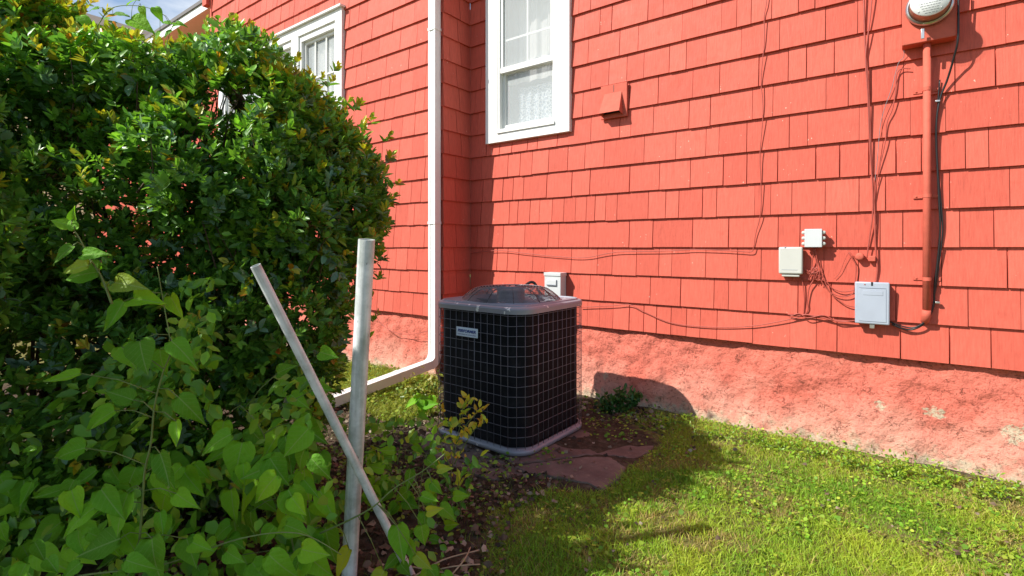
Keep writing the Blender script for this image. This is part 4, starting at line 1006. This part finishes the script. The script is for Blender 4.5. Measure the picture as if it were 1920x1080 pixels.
vine("vine", "broad-leaved vine climbing between the shrub and the two plastic pipes", [(560, 1100), (545, 1000), (520, 900), (500, 830), (480, 790), (450, 760)], 1.6,
 [(560, 790, 80, -30), (560, 815, 60, -70), (530, 800, 85, -120), (500, 860, 80, -60), (570, 880, 85, -80), (600, 920, 80, -55), (480, 900, 90, -130), (540, 950, 85, -100), (600, 850, 60, -60), (610, 990, 80, -70), (470, 960, 85, -90), (440, 830, 75, -140), (560, 1020, 95, -125), (455, 1040, 80, -60), (600, 1000, 60, -75),
  (545, 740, 55, -30), (590, 730, 50, 10), (420, 790, 70, -100), (590, 940, 60, -60), (520, 700, 45, 30), (600, 660, 45, -10)])
vine("vine", "arching vine tip with a few leaves curving against the sky above the shrub", [(145, 90), (165, 75), (185, 45), (203, 20), (225, 11), (260, 11), (285, 17), (300, 24)], 1.9,
 [(212, 28, 38, 0), (265, 12, 28, -75), (290, 14, 34, -60), (262, 0, 30, 170), (246, 36, 55, -25), (150, 30, 42, -35), (300, 60, 24, -120), (318, 45, 20, 160), (322, 45, 18, -10), (185, 15, 20, 180)], meshes=HV, r=.0022)
vine("vine_shoot", "thin leafy tendril sticking up just left of the red wall's top corner", [(310, 95), (318, 62), (325, 48), (330, 42)], 1.95, [(325, 50, 22, 20), (322, 58, 24, -130), (330, 42, 20, 0), (318, 44, 16, 150)], r=.0015)
vine("vine", "broad-leaved runner crossing in front of the leaning pipe's foot", [(600, 1000), (655, 975), (700, 950), (740, 915), (790, 885), (835, 850)], 1.55,
 [(745, 985, 80, -75), (762, 1010, 55, -60), (790, 930, 48, -10), (655, 1030, 70, -120), (800, 960, 40, 20), (720, 1070, 70, -120), (790, 985, 45, -80), (820, 880, 36, 10), (810, 905, 34, -40), (780, 1040, 50, -40)], meshes=HV+HY[:1])
# mass of half-hidden leaves between the single ones
def fill_leaves(n, x0, x1, y0, y1, z0, z1, L0, L1, cols):
    px = RNG.uniform(x0, x1, n); py = RNG.uniform(y0, y1, n); z = RNG.uniform(z0, z1, n)
    r = (px-960)/FPX; p = np.stack([(CT*r-ST)*z, (ST*r+CT)*z, EYE-(py-HOR)/FPX*z], 1)
    k = (p[:, 2] > .03) & ((vnoise(px/100+9, py/100+9, 1.3, 80)*.6+vnoise(px/100+9, py/100+9, 4, 81)*.4) > .44) & ~((px > 600) & (np.abs(px-(668+(860-py)*.02)) < 40) & (z < 1.75)); p = p[k]; n = len(p)
    d = rand_dir(n)*.7+np.array([0, 0, -.45])-np.array(CAMF)*.2; nr = np.array([0, 0, .8])-np.array(CAMF)*.8+rand_dir(n)*.6
    L = RNG.uniform(L0, L1, n); c = np.array(cols)[RNG.integers(0, len(cols), n)]*RNG.uniform(.7, 1.25, (n, 1))
    return leaf_batch(p, d, nr, L, L*RNG.uniform(.45, .7, n), c, 'shrub')
GV = [(.17, .42, .03), (.24, .52, .035), (.13, .33, .03), (.34, .54, .05)]
tag(build_leaves("vine_foliage", [fill_leaves(1700, -60, 640, 700, 1120, 1.5, 2.0, .03, .065, GV), fill_leaves(500, 200, 400, 520, 760, 1.45, 1.8, .03, .055, GV), fill_leaves(700, 600, 860, 780, 1120, 1.75, 2.3, .02, .045, GV)], M_LEAF),
    "mass of green vine leaves filling the bottom left under the shrub", "vine", kind='stuff')
# low broad-leaved seedlings in the litter
def seedling(name, label, stem, z, leaves, meshes=HV, cat="plant"): return vine(name, label, stem, z, leaves, cat, meshes=meshes, r=.0022, jz=.03)
seedling("seedling", "leafy seedling right of the thick pipe, tallest in the dead leaves", [(790, 1040), (785, 960), (790, 900), (800, 850)], 1.95,
 [(740, 845, 40, 170), (770, 880, 48, -100), (800, 860, 40, -30), (800, 920, 50, -60), (815, 900, 46, -110), (765, 920, 44, -150), (825, 950, 50, -30), (835, 985, 45, 20), (795, 960, 52, -80), (840, 1020, 44, -50), (770, 1000, 50, -130), (805, 1010, 40, -10), (855, 1040, 40, -110), (720, 880, 40, 160), (850, 930, 36, 10)])
seedling("seedling", "small pale seedling halfway between the thick pipe and the air conditioner", [(745, 870), (752, 830), (760, 790)], 2.35, [(735, 800, 36, 165), (785, 780, 28, -10), (768, 825, 34, 10), (742, 845, 34, 200), (775, 835, 30, -30), (790, 745, 22, 0)])
rs_ = random.Random(2)
for i, (px, py) in enumerate(((715, 905), (745, 935), (700, 860), (690, 930), (760, 1050), (820, 1070), (795, 750))):
    lv = [(px+rs_.uniform(-16, 16), py+rs_.uniform(-14, 10), rs_.uniform(26, 44), rs_.uniform(-170, 10)) for _ in range(6)]
    seedling("seedling", ["low seedling between the two pipes near their crossing", "low seedling right of the leaning pipe", "low seedling just right of the pipes' crossing", "low seedling at the right edge of the thick pipe's lower half",
      "broad-leaved seedling at the bottom edge of the picture by the leaning pipe", "broad-leaved seedling at the bottom edge left of the lawn", "low seedling beside the downspout's outlet pipe"][i], [(px, py+30), (px, py)], EYE*FPX/(py+25-HOR)*.98, lv)
# yellow-green sapling in front of the unit
def leafy_stems(name, label, stems, z, col, dens=9, L=.03, cat="sapling", parts=True, jit=.006):
    b = at_depth(*stems[0][0], z); e = empty(name, (b.x, b.y, 0)); tag(e, label, cat); mm = MB(); bat = []
    for st in stems:
        s_ = spline([at_depth(a_[0], a_[1], z+(a_[2] if len(a_) > 2 else 0)) for a_ in st], 6); mm.tube(s_, [.0028*(1.1-.8*i/(len(s_)-1)) for i in range(len(s_))], 5)
        k = max(3, int(dens*len(st))); ii = RNG.integers(len(s_)//4, len(s_), k)
        pos = np.array([tuple(s_[i]) for i in ii])+RNG.normal(size=(k, 3))*jit; d = rand_dir(k)*.8+np.array([0, 0, .35]); nr = rand_dir(k)*.5+np.array([0, 0, 1.0])-np.array(CAMF)*.4
        l = RNG.uniform(.6, 1.3, k)*L; c = np.array(col)[RNG.integers(0, len(col), k)]*RNG.uniform(.8, 1.2, (k, 1)); bat.append(leaf_batch(pos, d, nr, l, l*.48, c))
    put(mm.build("stems", M_STEMG), e); put(tag(build_leaves("leaves", bat, M_LEAF), kind='stuff'), e); return e
YG = [(.60, .70, .04), (.45, .65, .04), (.66, .64, .05), (.58, .44, .05)]; GG = [(.18, .46, .04), (.26, .56, .05), (.12, .32, .04)]
leafy_stems("sapling", "spindly sapling with yellow-green young leaves right in front of the air conditioner",
  [[(850, 960), (845, 900), (852, 850), (862, 800), (875, 750)], [(852, 870), (868, 840), (890, 805), (912, 790)], [(850, 850), (845, 810), (830, 770)], [(856, 830), (872, 800), (896, 772), (905, 765)], [(860, 800), (866, 770), (885, 745)], [(848, 880), (832, 850), (828, 820)]], 2.2, YG, 5, .036)
leafy_stems("sapling", "bushy green lower growth at the foot of the yellow-green sapling", [[(870, 1010), (862, 940), (858, 880)], [(862, 960), (880, 900), (880, 870)], [(860, 950), (835, 900), (825, 870)], [(858, 990), (830, 950)], [(865, 940), (900, 860)]], 2.1, GG+YG[:1], 5, .045)
leafy_stems("weed", "dark green leafy weed clump against the foundation right of the air conditioner",
  [[(1165, 775), (1150, 755), (1135, 745)], [(1165, 775), (1165, 750), (1168, 735)], [(1167, 775), (1185, 755), (1198, 742)], [(1166, 775), (1178, 760), (1185, 750)], [(1160, 772), (1145, 765), (1130, 760)]], 3.42, [(.05, .15, .03), (.08, .2, .035), (.035, .11, .025)], 26, .040, "weed", jit=.02)
leafy_stems("weed", "yellow-green weeds beside the downspout's elbow", [[(800, 760), (795, 735), (800, 712)], [(790, 760), (780, 735), (770, 720)], [(810, 765), (815, 735), (812, 715)], [(795, 770), (785, 750), (775, 745)], [(770, 775), (760, 755), (752, 742)]], 3.6, [(.28, .34, .04), (.16, .26, .04), (.4, .38, .08)], 22, .035, "weed", jit=.03)
for i, (px, py, n_) in enumerate(((1340, 812, 3), (1400, 822, 3), (1465, 832, 4), (1520, 845, 4), (1600, 865, 5), (1680, 880, 5), (1760, 895, 5), (1860, 920, 4), (1265, 790, 3))):
    gp = EYE*FPX/(py+14-HOR); st = [[(px+rs_.uniform(-8, 8), py+14), (px+rs_.uniform(-28, 28), py+6), (px+rs_.uniform(-50, 50), py-rs_.uniform(-6, 9))] for _ in range(n_+rs_.randint(0, 4))]
    leafy_stems("weed", ["low weed tuft along the foundation, "+w for w in ("second from the air conditioner", "third from the air conditioner", "fourth from the air conditioner", "left of the middle of the wall foot", "below the largest grey box", "largest patch below the conduit",
      "right of the largest patch", "nearest the right edge of the picture", "just right of the shadow's end")][i], st, gp, [(.28, .46, .035), (.38, .50, .04), (.20, .36, .03)], 14, .020, "weed", jit=.028)
# dry stalks at the bottom edge
ds_ = MB()
for (a_, b_, c_) in (((770, 1085), (830, 1050), (897, 1032)), ((790, 1075), (850, 1062), (900, 1058)), ((840, 1085), (870, 1050), (882, 1026)), ((760, 1060), (800, 1068), (860, 1080))):
    ds_.tube(spline([on_ground(*a_, .02), on_ground(*b_, .035), on_ground(*c_, .015)], 5), .0025, 5)
tag(ds_.build("dry_stalks", M_STRAW), "dry pale stalks lying on the soil at the bottom edge", "stalks")

# ------------------------------------------------------------------ lawn, clover, dead leaves
def scatter(poly, n, x0, x1, y0, y1):
    x = RNG.uniform(x0, x1, n); y = RNG.uniform(y0, y1, n); k = inside(poly, x, y) & (y < YB-.035)
    return x[k], y[k]
def edge_soft(x, y, poly, d=.07):
    j = RNG.normal(size=(2, len(x)))*d; return inside(poly, x+j[0], y+j[1])
def not_stone(x, y):
    g = ((x-CX)/(AW/2))**8+((y-CY)/(AW/2))**8 > 1
    st = [on_ground(*p).xy for p in ((964, 868), (1000, 820), (1100, 776), (1170, 792), (1243, 819), (1216, 850), (1188, 862), (1175, 878), (1163, 897), (1133, 919), (1090, 905), (985, 889))]
    return g & ~inside(st, x, y)
def blades(x, y, h, w, col, lean=.5):
    n = len(x); z = ground_h(x, y)-.002; th = RNG.uniform(0, 2*np.pi, n); b = np.stack([np.cos(th), np.sin(th), np.zeros(n)], 1); lt = RNG.uniform(0, 2*np.pi, n)
    ld = np.stack([np.cos(lt), np.sin(lt), np.zeros(n)], 1)*(h*RNG.uniform(.1, lean*2, n))[:, None]
    p = np.stack([x, y, z], 1); up = np.array([0, 0, 1.0])
    V = np.stack([p-b*w[:, None]/2, p+b*w[:, None]/2, p+ld*.35+up*(h*.6)[:, None]-b*w[:, None]*.38, p+ld*.35+up*(h*.6)[:, None]+b*w[:, None]*.38, p+ld+up*h[:, None]], 1)
    i = (np.arange(n)*5)[:, None]; q_ = (i+np.array([0, 1, 3, 2])[None]); t = (i+np.array([2, 3, 4])[None])
    loops = np.concatenate([q_.ravel(), t.ravel()]); sizes = np.concatenate([np.full(n, 4), np.full(n, 3)])
    return V.reshape(-1, 3), loops, sizes, np.repeat(col, 5, axis=0)
xx, yy = scatter(GRASS_POLY, 420000, -2.2, 1.6, -.2, 3.4); k = edge_soft(xx, yy, GRASS_POLY) & not_stone(xx, yy)
xx, yy = xx[k], yy[k]
PX, PY, PZ = to_px((xx, yy, 0)) if False else (None, None, None)
cx_ = CT*xx+ST*yy; cz_ = -ST*xx+CT*yy; vis = (cz_ > .8) & (np.abs(cx_/np.maximum(cz_, .1)) < 1.15)
xx, yy = xx[vis], yy[vis]
pn = vnoise(xx, yy, 2.2, 7)*.6+vnoise(xx, yy, 7, 8)*.4; pd = vnoise(xx, yy, 4, 9)*.5+vnoise(xx, yy, 11, 10)*.5
wallnear = np.clip(1-(YB-yy)/.75, 0, 1)
dens = np.clip(1.2-.85*wallnear-.8*(pd > .64), .10, 1); k = RNG.random(len(xx)) < dens; xx, yy, pn, pd, wallnear = xx[k], yy[k], pn[k], pd[k], wallnear[k]
n = len(xx); g1 = np.array([.20, .42, .028]); g2 = np.array([.46, .57, .05]); g3 = np.array([.56, .44, .15])
mixn = np.clip(pn*2.0-.55+RNG.normal(size=n)*.18+wallnear*.45, 0, 1)[:, None]; col = g1*(1-mixn)+g2*mixn
dry = (RNG.random(n) < .06+.45*wallnear+.5*(pd > .54))[:, None]; col = np.where(dry, g3*RNG.uniform(.5, 1.1, (n, 1)), col)*RNG.uniform(.75, 1.2, (n, 1))
hgt = RNG.uniform(.008, .030, n)*(.45+1.1*vnoise(xx, yy, 4, 12))*np.where(RNG.random(n) < .02, 1.6, 1)
V, L_, Sz, Cc = blades(xx, yy, hgt, RNG.uniform(.0018, .0040, n), col, .9)
tag(link("lawn_grass", bulk_mesh("lawn_grass", V, L_, Sz, Cc, M_GRASS)), "short patchy lawn grass on the right", "grass", kind='stuff')
# second patch of grass by the left wall
x2, y2 = scatter(PATCH_POLY, 60000, -5, -2, 1.5, 3.1); n = len(x2); col = np.array([.34, .40, .05])*RNG.uniform(.6, 1.25, (n, 1))
V, L_, Sz, Cc = blades(x2, y2, RNG.uniform(.03, .07, n), RNG.uniform(.003, .005, n), col, .7)
tag(link("sunlit_grass", bulk_mesh("sunlit_grass", V, L_, Sz, Cc, M_GRASS)), "sunlit yellow-green grass at the foot of the left wall by the downspout", "grass", kind='stuff')
def flat_leaves(n, poly, L0, L1, cols, zlo, zhi, shape, soft=.05, clump=None, bounds=(-2.4, 1.6, -.2, 3.4), tilt=.5, extra=None):
    x, y = scatter(poly, n, *bounds); k = not_stone(x, y) if extra is None else extra(x, y)
    if clump is not None: k &= (vnoise(x, y, clump[0], clump[1])*.6+vnoise(x, y, clump[0]*3, clump[1]+1)*.4) > clump[2]
    k &= edge_soft(x, y, poly, soft); x, y = x[k], y[k]; n = len(x)
    th = RNG.uniform(0, 2*np.pi, n); d = np.stack([np.cos(th), np.sin(th), RNG.uniform(-.3, .3, n)], 1); nr = np.tile([0, 0, 1.0], (n, 1))+RNG.normal(size=(n, 3))*tilt
    L = RNG.uniform(L0, L1, n); c = np.array(cols)[RNG.integers(0, len(cols), n)]*RNG.uniform(.7, 1.25, (n, 1))
    return leaf_batch(np.stack([x, y, ground_h(x, y)+RNG.uniform(zlo, zhi, n)], 1), d, nr, L, L*RNG.uniform(.6, .95, n), c, shape)
tag(build_leaves("clover", [flat_leaves(34000, GRASS_POLY, .008, .019, [(.20, .42, .03), (.30, .50, .04), (.42, .52, .06), (.15, .33, .03)], .008, .026, 'clover', .06, (3, 30, .42)),
   flat_leaves(1800, [Vector(v) for v in ((-1.0, YB-.16), (-.2, YB-.10), (1.6, YB-.14), (1.6, YB+.1), (-1.1, YB+.1))], .012, .024, [(.26, .46, .03), (.38, .52, .04)], .01, .045, 'clover', .02, (4, 90, .45)),
   flat_leaves(2600, GRASS_POLY, .014, .026, [(.16, .32, .03), (.26, .40, .04)], .015, .035, 'clover', .06, (5, 40, .55))], M_GRASS), "clover and small broad-leaved weeds mixed through the lawn", "clover", kind='stuff')
SOIL = [on_ground(*p).xy for p in ((600, 760), (700, 700), (830, 730), (1060, 745), (1290, 790), (1200, 850), (1030, 930), (960, 960), (960, 1250), (300, 1250), (200, 1000))]
def ok_soil(x, y):
    return (((x-CX)/(AW/2))**8+((y-CY)/(AW/2))**8 > 1)
browns = [(.12, .085, .055), (.19, .135, .09), (.075, .052, .036), (.27, .21, .15), (.17, .10, .07), (.055, .042, .032), (.36, .30, .22), (.10, .075, .052)]
def dens_soil(x, y):
    st = ~not_stone(x, y); return ok_soil(x, y) & (~st | (RNG.random(len(x)) < .10))
tag(build_leaves("leaf_litter", [flat_leaves(30000, SOIL, .012, .040, browns, .0, .022, 'dead', .05, None, (-4, 1, -.5, 3.4), .55, dens_soil),
   flat_leaves(1500, GRASS_POLY, .012, .03, browns, .015, .03, 'dead', .05, (2, 50, .5))], M_DEAD), "brown dead leaves covering the soil around the air conditioner and pipes", "dead leaves", kind='stuff')
tag(build_leaves("ground_cover", [flat_leaves(16000, SOIL, .010, .026, [(.12, .28, .03), (.20, .40, .04), (.30, .44, .05)], .01, .045, 'clover', .05, (2.5, 60, .50), (-4, 1, -.5, 3.4), .5, ok_soil),
   flat_leaves(5000, PATCH_POLY, .015, .03, [(.28, .38, .05), (.4, .42, .06), (.16, .28, .04)], .02, .06, 'clover', .05, None, (-5, -2, 1.5, 3.1), .5, ok_soil)], M_GRASS), "small green weeds scattered over the leaf litter", "weeds", kind='stuff')
xx, yy = scatter(SOIL, 40000, -4, 1, -.5, 3.4); k = ok_soil(xx, yy) & not_stone(xx, yy) & (vnoise(xx, yy, 3, 71)*.6+vnoise(xx, yy, 9, 72)*.4 > .50); xx, yy = xx[k], yy[k]; n = len(xx)
V, L_, Sz, Cc = blades(xx, yy, RNG.uniform(.015, .045, n), RNG.uniform(.0015, .003, n), np.array([.16, .24, .04])*RNG.uniform(.6, 1.5, (n, 1)), .7)
tag(link("sparse_grass", bulk_mesh("sparse_grass", V, L_, Sz, Cc, M_GRASS)), "sparse grass tufts coming up through the leaf litter", "grass", kind='stuff')
